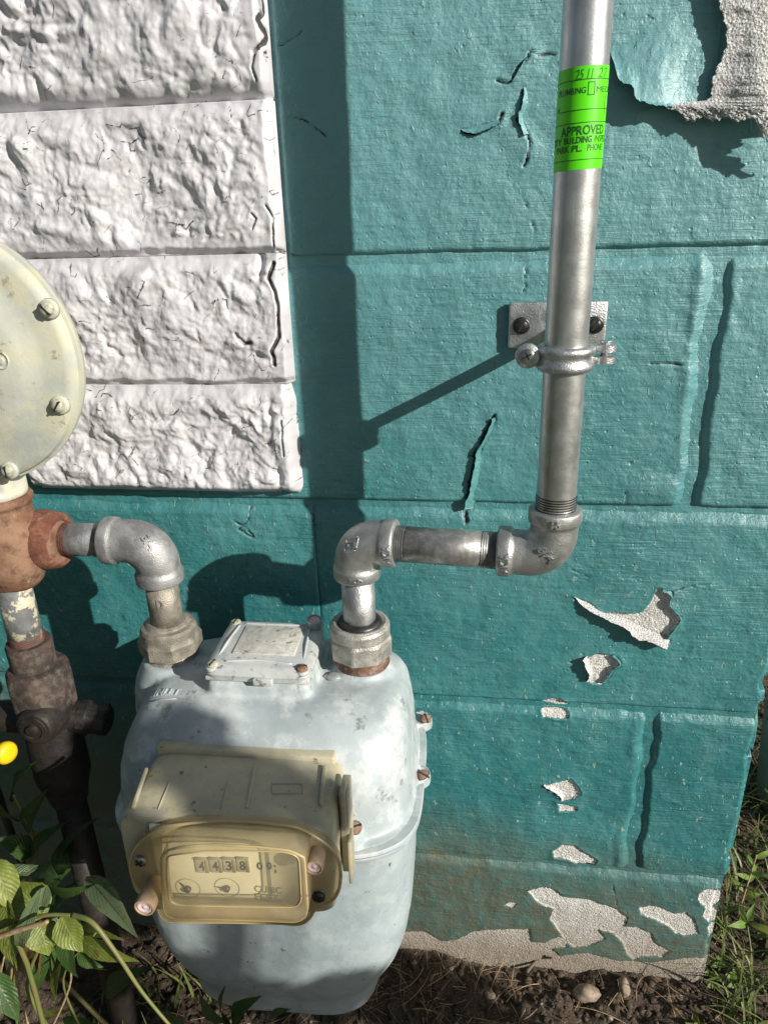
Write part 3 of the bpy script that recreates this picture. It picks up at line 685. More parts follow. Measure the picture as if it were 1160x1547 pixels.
# ------------------------------------------------------------------ pipe fittings
PR = .01335
def threads(p0, d, L, r=PR, n=7, amp=.0006):
    prof = [(0, r-.0004)]
    for i in range(n): prof += [(L*(i+.25)/n, r+amp-.0003), (L*(i+.75)/n, r-amp)]
    prof.append((L, r-.0006)); return lathe(p0, d, prof, 40)
def elbow(corner, d1, d2, L1, L2, rb=.0163, rc=.0183, Rb=.019, col=.0095):
    corner = np.asarray(corner, float); d1 = np.array(d1, float); d2 = np.array(d2, float)
    path = []; rad = []
    def end(L, d, rev):
        k = [(L-.0002, rc-.0016), (L, rc-.0008)] if 0 else [(L, rc-.0016), (L-.0008, rc-.0003), (L-.0018, rc), (L-col+.0012, rc), (L-col, rc-.0004), (L-col-.0010, rb+.0004), (L-col-.003, rb)]
        k = [(a, b) for a, b in k if a > Rb*.98]
        return k
    e1 = end(L1, d1, 0); e2 = end(L2, d2, 0)
    for a_, r in e1: path.append(corner+d1*a_); rad.append(r)
    c = corner+d1*Rb+d2*Rb
    for t in np.linspace(0, math.pi/2, 15)[1:-1] if e1[-1][0] <= Rb*1.02 else np.linspace(0, math.pi/2, 15):
        path.append(c-d2*Rb*math.cos(t)-d1*Rb*math.sin(t)); rad.append(rb*(1+.05*math.sin(2*t)))
    for a_, r in e2[::-1]: path.append(corner+d2*a_); rad.append(r)
    return sweep(path, rad, 48)
def nut(base, rings, sides=8, rot=.2, n=96): return lathe(base, (0, 0, 1), rings, n, sides, rot=rot)
def raised(text, origin, ux, uy, h, width, mat, parent, ex=.0006, bold=.01, name='lettering', sub=None):
    co, F = text2d(text, bold, .5); ux = np.array(ux, float); uy = np.array(uy, float); n_ = np.cross(ux, uy); n_ /= np.linalg.norm(n_)
    V = np.asarray(origin)+np.outer(co[:, 0]*width, ux)+np.outer(co[:, 1]*h, uy)+np.outer(co[:, 2]*2*ex, n_)
    return obj(name, V, F, mat, parent, smooth=False)

from mathutils.bvhtree import BVHTree
def stick(text, target, origin, ux, uy, h, width, mat, ex=.0007, bold=.015):
    '''cast lettering that follows the curved surface it stands on'''
    me = target.data; wl_ = Vector(wloc(target)); bv = BVHTree.FromPolygons([v.co+wl_ for v in me.vertices], [tuple(p.vertices) for p in me.polygons])
    co, F = text2d(text, bold, .5); ux = np.array(ux, float); uy = np.array(uy, float); n_ = np.cross(ux, uy); n_ /= np.linalg.norm(n_); V = []
    for c in co:
        p = np.asarray(origin)+ux*c[0]*width+uy*c[1]*h+n_*.02; hit = bv.ray_cast(Vector(p), Vector(-n_), .06)
        q = np.array(hit[0]) if hit[0] is not None else p-n_*.02
        V.append(q+n_*(ex if c[2] > 0 else -.0008))
    return obj('lettering', V, F, mat, target, smooth=False)
def stick_lines(target, pts, r, mat, ux, uy, name='emblem'):
    me = target.data; wl_ = Vector(wloc(target)); bv = BVHTree.FromPolygons([v.co+wl_ for v in me.vertices], [tuple(p.vertices) for p in me.polygons]); n_ = np.cross(ux, uy); n_ /= np.linalg.norm(n_); ac_ = Acc()
    for a_, b_ in zip(pts[:-1], pts[1:]):
        L_ = []
        for t_ in np.linspace(0, 1, 6):
            p = a_*(1-t_)+b_*t_; hit = bv.ray_cast(Vector(p+n_*.02), Vector(-n_), .06); L_.append(np.array(hit[0]) if hit[0] is not None else p)
        ac_.add(*sweep(L_, r, 6))
    V, F = ac_.get(); return obj(name, V, F, mat, target)

# outlet run: riser from the meter, elbow, nipple, elbow, tall pipe
XR, SR = -.0915, .096; XV, SV = .0515, .110; ZH = .5755
gp = thing('outlet_gas_pipe', (XV, -SV, .45), 'bright galvanised gas pipe rising on the right with a green approval sticker', 'pipe')
V, F = lathe((XV, -SV, ZH+.030), (0, 0, 1), [(0, PR), (.9, PR)], 64); obj('vertical_pipe', V, F, MT['galv'], gp, sharp=40)
V, F = threads((XV, -SV, ZH+.0335), (0, 0, 1), .013, PR+.0002, 7); obj('pipe_thread', V, F, MT['screw_dark'], gp)
hd = np.array([XV-XR, -(SV-SR), .0]); HL = np.linalg.norm(hd); hd /= HL
A = np.array([XR, -SR, ZH]); B = np.array([XV, -SV, ZH])
def elb(name, mat, par, *args, **kw):
    V, F = elbow(*args, **kw); return obj(name, V, F, mat, par, sharp=50)
e1 = elb('elbow', MT['cast'], gp, B, (0, 0, 1), -hd, .0355, .0385)
e2 = elb('elbow', MT['cast'], gp, A, hd, (0, 0, -1), .0310, .0300, rb=.0165, rc=.0182, Rb=.0185)
V, F = lathe(A+hd*.028, hd, [(0, PR), (HL-.062, PR)], 64); hp = obj('horizontal_pipe', V, F, metal('handled_steel_nipple', (.42, .41, .395), (.27, .265, .26), (.38, .54), .7, grain=.12, pattern=150), gp)
V, F = threads(A+hd*.0305, hd, .0085, PR+.0001, 5); obj('pipe_thread', V, F, MT['dull_pipe'], hp)
V, F = threads(B-hd*.0495, hd, .0115, PR+.0001, 7); obj('pipe_thread', V, F, MT['dull_pipe'], hp)
V, F = lathe(A-np.array([0, 0, .072]), (0, 0, 1), [(0, PR-.0005), (.008, PR-.0005), (.046, PR-.0005)], 48); obj('nipple', V, F, MT['bracket'], gp)
# cast marks
tov = lambda p: (CAM-p)/np.linalg.norm(CAM-p)
vd = tov(B); ux = np.array([.62, -.1, -.72]); ux -= vd*(ux@vd); ux /= np.linalg.norm(ux); uy = np.cross(vd, ux)
stick('3/4', e1, B+np.array([-.0035, 0, -.0005])-ux*.0065-uy*.003, ux, uy, .0062, .013, MT['bracket'], .0014)
stick('15', e1, np.array([XV-.004, -SV-.012, ZH+.0277]), (1, 0, 0), (0, 0, 1), .0052, .0062, MT['bracket'], .0010)
stick('AKIA', e1, B-hd*.0310+np.array([0, -.012, -.0095]), (0, 0, 1), tuple(-hd), .0055, .016, MT['bracket'], .0010)
stick('AKIA', e2, A+hd*.0288+np.array([0, -.012, -.0095]), (0, 0, 1), tuple(-hd), .0052, .016, MT['bracket'], .0010)
stick('<AKI>', e2, A+np.array([-.007, -.012, -.0278]), (1, 0, 0), (0, 0, 1), .0050, .014, MT['bracket'], .0010)
vd = tov(A); o_ = A+np.array([-.0035, 0, -.0035])+vd*.0168
ux = np.array([1., -.1, .1]); ux -= vd*(ux@vd); ux /= np.linalg.norm(ux); uy = np.cross(vd, ux)
q = [o_+(ux*a+uy*b)*.0068 for a, b in ((-1, -.55), (.55, -1), (1, .55), (-.55, 1))]
q = [o_+ux*a*.0058+uy*b*.0058 for a, b in ((-.95, -1), (.55, -.7), (.95, 1), (-.55, .7))]; q.append(q[0])
stick_lines(e2, q, .0006, MT['bracket'], ux, uy, 'diamond_emblem')
stick('CB', e2, o_-ux*.0032-uy*.0024, ux, uy, .0048, .0064, MT['bracket'], .0013)
# union nut of the outlet
NZ = .494
V, F = nut((XR, -SR, NZ-.021), [(.004, .0212), (.0045, .0214), (.005, .0228, .3), (.0060, .0252, 1), (.0200, .0254, 1), (.0225, .0238, .6), (.0235, .0236, 0), (.0300, .0236, 0), (.0322, .0226, 0), (.0335, .0205, 0), (.0325, .0175, 0), (.0270, .0165, 0)], 8, .1)
obj('union_nut', V, F, MT['dusty_zinc'], gp, sharp=16)
V, F = lathe((XR, -SR, NZ+.004), (0, 0, 1), [(0, .0180), (.0045, .0182), (.006, .0170), (.0075, .0178), (.0095, .0165), (.011, .0135)], 48); obj('sealing_ring', V, F, MT['screw_dark'], gp)

# sticker on the pipe
ztop = P(874, 99, .1235)[2]; zbot = P(869, 256, .1235)[2]; SH = ztop-zbot; PHI0 = -math.atan2(XV, .584-SV)
def cyl(ang, z, r): return np.stack([XV+r*np.sin(ang), -SV-r*np.cos(ang), z], -1)
na, nz_ = 40, 12; aa = np.linspace(R(-118), R(112), na)+PHI0; zz = np.linspace(zbot, ztop, nz_)
A2, Z2 = np.meshgrid(aa, zz); TILT = .0006
V = cyl(A2, Z2+TILT*(A2-PHI0), PR+.00018).reshape(-1, 3); V = np.concatenate([V, cyl(A2, Z2+TILT*(A2-PHI0), PR+.00002).reshape(-1, 3)])
F = grid_faces(nz_, na); F = np.concatenate([F, F[:, ::-1]+na*nz_]); stk = obj('approval_sticker', V, F, MT['sticker'], gp)
def stext(t, a0, a1, fy, hh, mat=None, bold=.0, shear=0):
    co, F = text2d(t, bold, 0, shear); ang = R(a0)+PHI0+co[:, 0]*R(a1-a0); z = ztop-fy*SH+(co[:, 1]-.5)*hh+TILT*(ang-PHI0)
    obj('lettering', cyl(ang, z, PR+.00032), F, mat or MT['ink_green'], stk, smooth=False)
def sline(a0, a1, fy, w=.0004, mat=None):
    ang = np.linspace(R(a0), R(a1), 30)+PHI0; z = ztop-fy*SH+TILT*(ang-PHI0)
    V = np.concatenate([cyl(ang, z-w/2, PR+.00032), cyl(ang, z+w/2, PR+.00032)]); obj('printed_line', V, [(i, i+1, 31+i, 30+i) for i in range(29)], mat or MT['ink_green'], stk)
stext('25 11', -17, 22, .075, .0048, MT['ink_hand'], .0, .2); stext('27', 34, 66, .070, .0046, MT['ink_hand'], .0, .2)
sline(-100, 100, .125); stext('PLUMBING', -64, 8, .225, .0030, bold=.01); stext('MECH', 33, 88, .225, .0028, bold=.0)
for aa_ in (12, 27): 
    ang = np.array([R(aa_), R(aa_+1.8)])+PHI0; z0_, z1_ = ztop-.275*SH, ztop-.155*SH
    obj('printed_line', np.concatenate([cyl(ang, np.full(2, z0_), PR+.00032), cyl(ang, np.full(2, z1_), PR+.00032)]), [(0, 1, 3, 2)], MT['ink_green'], stk)
sline(12, 28.6, .155); sline(12, 28.6, .275); stext('ON', -72, -58, .385, .0022); sline(-55, 100, .41); sline(-100, 100, .535)
stext('(', 62, 68, .34, .008, MT['ink_hand'])
stext('APPROVED', -48, 67, .608, .0046, bold=.02); stext('CITY', -92, -43, .70, .0033, bold=.025); stext('BUILDING', -37, 30, .70, .0033, bold=.025); stext('INSPECTION', 37, 118, .70, .0033)
stext('PARK', -63, -22, .785, .0033, bold=.02); stext('PL.', -15, 7, .785, .0033, bold=.02); stext('PHONE', 20, 66, .785, .0033); stext('1', -86, -83, .785, .0033); sline(-100, 100, .90)

# inlet run: nipple from the regulator, elbow, riser, union nut
XL, SL = -.2520, .094; ZL = .5690
ip = thing('inlet_gas_pipe', (XL, -SL, .45), 'dull grey pipe elbow joining the rusty regulator outlet to the left of the meter', 'pipe')
A = np.array([XL, -SL, ZL])
e3 = elb('elbow', MT['dull_cast'], ip, A, (-1, 0, 0), (0, 0, -1), .0405, .0345, rb=.0172, rc=.0190, Rb=.0215)
V, F = lathe(A+np.array([-.084, 0, 0]), (1, 0, 0), [(0, PR), (.046, PR)], 48); hp = obj('horizontal_nipple', V, F, MT['dull_pipe'], ip)
V, F = threads(A+np.array([-.076, 0, 0]), (1, 0, 0), .008, PR+.0002, 5); obj('pipe_thread', V, F, MT['rust_red'], hp)
V, F = lathe(A-np.array([0, 0, .074]), (0, 0, 1), [(0, PR-.0003), (.042, PR-.0003)], 48); vn = obj('riser_nipple', V, F, MT['taupe'], ip)
raised('D', A+np.array([.000, -.0130, -.0525]), (1, 0, 0), (0, 0, 1), .0075, .0055, MT['taupe'], vn, .0006, .03)
vd = tov(A); ux = np.array([.5, -.1, -.85]); ux -= vd*(ux@vd); ux /= np.linalg.norm(ux); uy = np.cross(vd, ux)
stick('3/4', e3, A+np.array([-.0045, 0, -.001])-ux*.006-uy*.003, ux, uy, .0060, .012, MT['dull_cast'], .0015)
NZL = .486
V, F = nut((XL, -SL, NZL-.021), [(0, .0205), (.0012, .0217), (.003, .0205), (.0045, .0215), (.006, .0212), (.0065, .0228, .3), (.0078, .0258, 1), (.0185, .0260, 1), (.0205, .0246, .8), (.0225, .0232, .2), (.0275, .0226, 0), (.0300, .0212, 0), (.0310, .0182, 0), (.0322, .0172, 0), (.0335, .0150, 0), (.0335, .0134, 0)], 8, .35)
obj('union_nut', V, F, MT['taupe'], ip, sharp=16)

# ------------------------------------------------------------------ screw maker
def screw(parent, c, d, r, h, mat, kind='slot', rot=0.3, lug=None, name='screw'):
    c = np.asarray(c, float); d = np.asarray(d, float)/np.linalg.norm(d)
    V, F = lathe(c, d, [(-.002, r*.9), (0, r), (h*.55, r*.98), (h*.85, r*.8), (h, r*.45), (h*1.03, .0001)], 28)
    s = obj(name, V, F, mat, parent, sharp=50)
    u, v, _ = frame(d); a_ = u*math.cos(rot)+v*math.sin(rot); b_ = np.cross(d, a_)
    for (p, q_) in (((a_, b_),) if kind == 'slot' else ((a_, b_), (b_, a_))):
        k = .92 if kind == 'slot' else .6; w = r*.14; zc = h*.90 if kind == 'slot' else h*.98
        VV = [c+p*r*k*i+q_*w*j+d*(zc+l) for i in (-1, 1) for j in (-1, 1) for l in (-h*.30, h*.16)]
        obj('slot', VV, [(0, 1, 3, 2), (4, 6, 7, 5), (0, 4, 5, 1), (2, 3, 7, 6), (1, 5, 7, 3), (0, 2, 6, 4)], MT['slot'], s, smooth=False)
    return s

# ------------------------------------------------------------------ bracket
bc = P(840, 489); br = thing('pipe_bracket', (XV, 0, .69), 'zinc plated standoff bracket clamping the bright vertical pipe to the wall', 'bracket')
px0, px1 = P(768, 487)[0], P(915, 487)[0]; pz1, pz0 = P(840, 454)[2], P(840, 524)[2]; pzc = (pz0+pz1)/2
V, F = rbox(((px0+px1)/2, -.0035, pzc), (px1-px0, .0045, pz1-pz0), .0016, 3)
obj('back_plate', V, F, MT['bracket'], br, sharp=60)
CZ = .802-.0880
for x in (P(787, 489)[0], P(897, 487)[0]):
    V, F = lathe((x, -.0055, pzc), (0, -1, 0), [(0, .0066), (.0015, .0064), (.0018, .0052)], 28); obj('washer', V, F, MT['screw_dark'], br)
    screw(br, (x, -.0073, pzc), (0, -1, 0), .0047, .0022, MT['screw_dark'], 'slot', 1.1)
raised('I', (px0+.028, -.0058, pzc+.003), (1, 0, 0), (0, 0, 1), .006, .002, MT['bracket'], br, .0005, .02)
ARMX = (px0+px1)/2
V, F = sweep(spline([(ARMX, -.004, CZ), (ARMX, -.05, CZ), (XV, -SV+.014, CZ)], 16), np.array([.0085, .006]+[.0050]*13+[.0065]), 20); obj('standoff_rod', V, F, MT['bracket'], br)
ac = Acc(); prof = [(-.0078, .0135), (-.0078, .0165), (-.006, .0182), (-.0035, .0180), (-.0018, .0168), (0, .0166), (.0018, .0168), (.0035, .0182), (.006, .0182), (.0078, .0163), (.0078, .0135)]
V, F = lathe((XV, -SV, CZ), (0, 0, 1), prof, 56, caps=False)
cl = obj('clamp_ring', V, F, MT['bracket'], br)
# left ear with its cross-head screw, right ear a two-leaf hinge
V, F = lathe((XV-.0235, -SV-.0030, CZ+.0015), (-.15, -1, .12), [(-.004, .0068), (-.0035, .0078), (.0020, .0078), (.0026, .0070)], 32)
ac.add(V, F); V, F = rbox((XV-.0180, -SV-.002, CZ+.001), (.012, .0055, .0125), .0018); ac.add(V, F); V, F = ac.get(); obj('clamp_ear', V, F, MT['bracket'], br, sharp=60)
screw(br, (XV-.0238, -SV-.0056, CZ+.0018), (-.15, -1, .12), .0044, .0016, MT['screw'], 'cross', .5)
for dz, yy in ((.0036, 0), (-.0036, .0)):
    ac = Acc(); V, F = lathe((XV+.0245, -SV+.0015, CZ+dz-.0022+.002), (0, 0, 1), [(-.0002, .0058), (0, .0066), (.0040, .0066), (.0044, .0058)], 28); ac.add(V, F)
    V, F = rbox((XV+.0190, -SV+.0005, CZ+dz+.002), (.011, .0075, .0042), .001); ac.add(V, F); V, F = ac.get(); obj('hinge_leaf', V, F, MT['bracket'], br, sharp=60)
V, F = lathe((XV+.0245, -SV+.0015, CZ-.004), (0, 0, 1), [(0, .0028), (.0125, .0028), (.0132, .0038), (.0140, .0036), (.0142, .001)], 20); obj('hinge_pin', V, F, MT['bracket'], br)

# ------------------------------------------------------------------ gas meter
MO = np.array([-.168, -.115, .372])
gm = thing('gas_meter', MO, 'pale blue grey gas meter with a yellowed counter window and two pipe unions', 'gas meter')
def sring(z, cx, cy, hx, hy, n=72, e=3.6):
    t = np.arange(n)*2*math.pi/n; c, s = np.cos(t), np.sin(t)
    return np.stack([cx+hx*np.sign(c)*np.abs(c)**(2/e), cy+hy*np.sign(s)*np.abs(s)**(2/e), np.full(n, z)], -1)
def loft(rings):
    n = len(rings[0]); V = np.concatenate(rings); F = [tuple(f) for f in grid_faces(len(rings), n, True)]
    return V, F+[tuple(range(n))[::-1], tuple(range((len(rings)-1)*n, len(rings)*n))]
CX = -.164
ac = Acc()
prof = [(.3745, .1190, .0860, -.118), (.384, .1175, .0835, -.1175), (.395, .1165, .082, -.117), (.410, .1150, .080, -.1165), (.425, .1125, .0765, -.1150), (.438, .1085, .0715, -.1125), (.448, .105, .066, -.110), (.456, .099, .060, -.107), (.4615, .089, .051, -.105), (.464, .074, .040, -.104)]
ac.add(*loft([sring(z, CX+.006*sstep(.41, .46, z), cy, hx, hy, e=3.7) for z, hx, hy, cy in prof]))
ac.add(*loft([sring(z, CX, -.1185, hx, hy, e=4.2) for z, hx, hy in ((.3735, .1175, .0870), (.3740, .1195, .0900), (.3785, .1195, .0900), (.3800, .1185, .0880))]))
for x, s, zt in ((XR, SR, .4690), (XL, SL, .4655)):
    ac.add(*lathe((x, -s, .415), (0, 0, 1), [(0, .036), (.022, .034), (.034, .0315), (.042, .0275), (.049, .0238), (zt-.415, .0222)], 40))
ac.add(*rbox((CX-.002, -.108, .462), (.082, .070, .030), .006))
ac.add(*rbox((-.166, -.186, .405), (.118, .030, .055), .008))
for dx, w in ((-.205, .03), (-.12, .03)): ac.add(*rbox((dx, -.17, .43), (w, .03, .03), .012))
LUG = [P(645, 1090, .055), P(638, 1176, .125), P(530, 1253, .196)]
for L in LUG: ac.add(*lathe((L[0]-.004, L[1]+.002, .372), (0, 0, 1), [(0, .0105), (.012, .0098), (L[2]-.372-.0010, .0078)], 24))
V, F = ac.get(); V, F = remeshed('u', V, F, .00155, 14, .5)
V = V+np.stack([.0004*fbm(N1, V[:, 0]*40, V[:, 1]*40, V[:, 2]*40, o=3)]*3, -1)
up = obj('upper_case', V, F, MT['meter'], gm)
ac = Acc()
prof = [(.3735, .1195, .0895, -.1185), (.3690, .1195, .0895, -.1185), (.3680, .1170, .084, -.118), (.360, .1155, .081, -.1175), (.30, .1150, .0785, -.116), (.26, .1140, .078, -.1155), (.235, .1105, .077, -.115), (.215, .1045, .0755, -.115), (.198, .0955, .073, -.115), (.187, .0885, .070, -.115), (.181, .0850, .068, -.115), (.160, .0840, .066, -.115), (.156, .081, .063, -.115)]
ac.add(*loft([sring(z, CX+.0025-.002*(z < .36), cy, hx, hy, e=4.0) for z, hx, hy, cy in prof[::-1]]))
ac.add(*rbox((-.168, -.190, .352), (.060, .018, .028), .003))
V, F = ac.get(); V, F = remeshed('l', V, F, .0018, 10, .5); V = V+np.stack([.0005*fbm(N1, V[:, 0]*30, V[:, 1]*30, V[:, 2]*30, o=3)]*3, -1)
obj('lower_case', V, F, MT['meter_low'], gm)
V, F = loft([sring(z, CX+.0030, -.1185, hx-.0030, hy, 96, 4.2) for z, hx, hy in ((.3752, .119, .0865), (.3752, .1236, .0911), (.3760, .1243, .0918), (.3785, .1243, .0918), (.3793, .1238, .0913), (.3796, .118, .0855))]); obj('flange', V, F, MT['meter'], gm, sharp=40)
V, F = loft([sring(z, CX+.0030, -.1185, hx-.0030, hy, 96, 4.2) for z, hx, hy in ((.3741, .119, .0865), (.3741, .1230, .0905), (.3755, .1230, .0905), (.3755, .119, .0865))]); obj('gasket', V, F, MT['screw_rust'], gm)
V, F = loft([sring(z, CX+.0030, -.1185, hx-.0030, hy, 96, 4.2) for z, hx, hy in ((.3702, .118, .0855), (.3706, .1234, .0909), (.3714, .1240, .0915), (.3736, .1240, .0915), (.3742, .1234, .0909), (.3742, .119, .0865))]); obj('flange', V, F, MT['meter_low'], gm, sharp=40)
for L, rt in zip(LUG, (.4, 1.2, 2.0)):
    screw(gm, L, (.25, -.35, .9), .0052, .0034, MT['screw_rust'], 'slot', rt)
# cast word and arrow lines on the left shoulder
a0, a1 = P(226, 1048, .128), P(266, 1040, .128)
def onbody(px, py):
    # first point of the upper case met by the sight line, by its vertices
    best = None; v = FWD+RGT*(px-580)/1100.0-UPV*(py-773.5)/1100.0; v = v/np.linalg.norm(v)
    d = V_UP-CAM; t = d@v; off = np.linalg.norm(d-np.outer(t, v), axis=1); k = off < .0022
    i = np.argmin(np.where(k, t, 1e9)); return V_UP[i]
V_UP = np.array([vv.co[:] for vv in up.data.vertices])+np.array(up.location)+MO
w0, w1, wt = onbody(228, 1050), onbody(266, 1046), onbody(232, 1040)
ux = w1-w0; wl = np.linalg.norm(ux); ux /= wl; uy = wt-w0; uy -= ux*(uy@ux); uy /= np.linalg.norm(uy)
nn = np.cross(ux, uy)
stick('INLET', up, w0, ux, uy, .0064, wl, MT['meter'], .0009, .0)
w2, w3 = onbody(222, 1058), onbody(262, 1052); V, F = sweep([w2+nn*.0003, (w2+w3)/2+nn*.0008, w3+nn*.0003], .0007, 6); obj('cast_arrow', V, F, MT['meter'], up)
raised('NNNZEO', (-.195, -.2005, .3545), (1, 0, 0), (0, 0, 1), .007, .052, MT['meter_low'], gm, .0008, .02)

# lidded box on top
LT = .4885; lx0, lx1, ls0, ls1 = -.2065, -.1255, .071, .143
lc = ((lx0+lx1)/2, -(ls0+ls1)/2)
ac = Acc(); ac.add(*loft([sring(z, lc[0], lc[1], hx, hy, 64, e) for z, hx, hy, e in ((.478, .0405, .0365, 9), (.4825, .0410, .0372, 9), (.4828, .0412, .0374, 9), (.4858, .0405, .0366, 8), (.4875, .0375, .0335, 8), (.4885, .0345, .0300, 8))]))
V, F = ac.get(); lid = obj('box_lid', V, F, MT['lid'], gm, sharp=35)
V, F = rbox((lc[0], lc[1], .4785), (.0795, .0715, .0030), .0006, 2); obj('lid_gasket', V, F, MT['plate'], gm)
V, F = rbox((lc[0]+.001, lc[1]+.004, .4889), (.049, .040, .0012), .0004, 2); obj('name_plate', V, F, MT['plate'], gm)
for sx in (-1, 1):
    V, F = sweep(spline([(lc[0]+sx*.0295, lc[1]+.026, .4885), (lc[0]+sx*.0318, lc[1], .4892), (lc[0]+sx*.0342, lc[1]-.026, .4868)], 14), .0011, 8); obj('lid_rib', V, F, MT['lid'], lid)
V, F = sweep(spline([(lc[0]-.026, lc[1]-.0265, .4885), (lc[0], lc[1]-.0245, .4892), (lc[0]+.026, lc[1]-.0265, .4885)], 14), .0009, 8); obj('lid_rib', V, F, MT['lid'], lid)
V, F = sweep(spline([(lc[0]-.026, lc[1]+.0290, .4883), (lc[0], lc[1]+.0275, .4890), (lc[0]+.026, lc[1]+.0290, .4883)], 14), .0009, 8); obj('lid_rib', V, F, MT['lid'], lid)
V, F = rbox((lc[0]+.006, lc[1]-.0385, .4800), (.015, .004, .006), .001, 2); obj('lid_tab', V, F, MT['lid'], lid)
for sx, sy, mt in ((-1, 1, 'screw_cream'), (-1, -1, 'screw_cream'), (1, -1, 'screw_rust')):
    V, F = lathe((lc[0]+sx*.0345, lc[1]+sy*.0305, .484), (0, 0, 1), [(0, .0058), (.0022, .0055), (.003, .0048)], 24); obj('screw_boss', V, F, MT['lid'], lid)
    screw(gm, (lc[0]+sx*.0345, lc[1]+sy*.0305, .4875), (0, 0, 1), .0044, .0026, MT[mt], 'slot', .8+sx)
cpt = P(472, 930, .078); cup = np.array([cpt[0], cpt[1], .4845])
V, F = lathe(cup, (.12, -.15, 1), [(0, .0062), (.0105, .0066), (.0115, .0064), (.0112, .0052), (.0100, .0050)], 32); cu = obj('seal_cup', V, F, MT['cap_grey'], gm, sharp=40)
V, F = lathe(cup+np.array([.0012, -.0015, .0098]), (.12, -.15, 1), [(0, .0050), (.0008, .0049), (.0009, .0032), (.0004, .0028), (.0004, .0008), (.001, .0004)], 28); obj('seal_face', V, F, MT['seal_pink'], cu)
ac = Acc()
for i, (px, py, r) in enumerate(((500, 992, .0062), (508, 998, .0045), (492, 985, .004), (515, 988, .003))):
    q = P(px, py, .112); V, F = blob((q[0], q[1], .4640), r, i, (1.2, 1, .4), 2, .4); ac.add(V, F)
V, F = ac.get(); obj('sealant_lump', V, F, MT['cap_grey'], gm)
ac = Acc()
for i in range(26):
    q = P(rng.uniform(542, 585), rng.uniform(1018, 1032), .122); V, F = blob((q[0], q[1], q[2]), rng.uniform(.0005, .0014), i, (1, 1, .7), 1, .4); ac.add(V, F)
V, F = lathe((XR, -SR, .4680), (0, 0, 1), [(0, .0215), (.0015, .0222), (.003, .0208), (.0045, .0218), (.006, .0208), (.0075, .0218), (.009, .0208), (.0105, .0212)], 48); obj('rusty_thread', V, F, MT['rust_thread'], gm)

# index (counter) housing
ix0, ix1 = -.2365, -.0930; is0, is1 = .178, .2435; iz0, iz1 = .3640, .4430
ac = Acc(); xc = (ix0+ix1)/2; hx = (ix1-ix0)/2; zc = (iz0+iz1)/2; hz = (iz1-iz0)/2
def yring(s, cx, cz, hx, hz, n=88, e=10):
    r = sring(0, cx, cz, hx, hz, n, e); return np.stack([r[:, 0], np.full(n, -s), r[:, 1]], -1)
V, F = loft([yring(s, xc, zc, a, b, e=e) for s, a, b, e in ((is0-.01, hx*.965, hz*.97, 9), (is0+.0002, hx*.965, hz*.97, 9), (is0+.0035, hx*.970, hz*.975, 9), (is0+.0037, hx*.985, hz*.99, 9), (is1-.004, hx, hz, 9), (is1-.0015, hx*.994, hz*.988, 9), (is1, hx*.975, hz*.965, 9))])
F = [tuple(f) for f in F]; ih = obj('index_housing', V, F, MT['index'], gm, sharp=35)
V, F = rbox((xc-.002, -.1795, iz1-.008), (.132, .010, .022), .002); obj('housing_rear_lip', V, F, MT['index'], ih)
def toprib(x0, y0, x1, y1, w, h):
    p = P(x0, y0, 0.2), P(x1, y1, .2)
    def hit(px, py):
        v = FWD+RGT*(px-580)/1100.0-UPV*(py-773.5)/1100.0; return CAM+v*((iz1-CAM[2])/v[2])
    a_, b_ = hit(x0, y0), hit(x1, y1); c = (a_+b_)/2; d = b_-a_; L = np.linalg.norm(d); an = math.atan2(d[1], d[0])
    rm = np.array([[math.cos(an), -math.sin(an), 0], [math.sin(an), math.cos(an), 0], [0, 0, 1]])
    V, F = rbox(c+np.array([0, 0, -.0003]), (L, w, h), .0004, 2, rm); obj('housing_rib', V, F, MT['index'], ih)
toprib(217, 1160, 194, 1218, .0022, .0030); toprib(251, 1179, 231, 1222, .0008, .0018); toprib(337, 1180, 324, 1223, .0007, .0016)
toprib(379, 1160, 364, 1222, .0020, .0032); toprib(484, 1160, 476, 1218, .0026, .0040)
toprib(403, 1186, 403.5, 1200, .0006, .0016); toprib(449, 1186, 449, 1200, .0006, .0016); toprib(403, 1185, 449, 1185, .0006, .0016); toprib(403, 1200, 449, 1200, .0006, .0016)
V, F = rbox((ix1+.0030, -.2130, .4310), (.0030, .012, .034), .0008, 2); obj('housing_lug', V, F, MT['index'], ih)
V, F = rbox((ix1+.0030, -.2060, .4080), (.0060, .020, .070), .001, 2); obj('housing_back_plate', V, F, MT['index'], ih)
V, F = rbox((ix1+.0070, -.2170, .3900), (.0026, .014, .038), .0008, 2); obj('housing_lug', V, F, MT['index'], ih)

# clear cover
def pxpoly(pts, s): return np.array([P(x, y, s)[[0, 2]] for x, y in pts])
OUT = pxpoly([(222,1257),(235,1248),(280,1243),(330,1241),(390,1245),(437,1251),(455,1260),(475,1272),(492,1287),(502,1304),(505,1325),(503,1347),(495,1362),(478,1371),(466,1375),(462,1386),(452,1396),(438,1399),(420,1396),(340,1393),(248,1391),(238,1386),(234,1374),(228,1355),(206,1343),(193,1322),(189,1302),(195,1283),(206,1268)], .250)
DOM = pxpoly([(240,1284),(262,1279),(300,1276),(350,1275),(400,1277),(436,1283),(447,1290),(451,1330),(455,1375),(452,1390),(440,1397),(340,1392),(250,1388),(240,1383),(237,1370),(233,1330),(231,1295)], .268)
WIN = pxpoly([(243,1292),(300,1286),(350,1286),(420,1289),(438,1296),(441,1330),(443,1362),(436,1372),(340,1369),(258,1366),(249,1360),(243,1325)], .268)
cen = (DOM.mean(0)+OUT.mean(0))/2
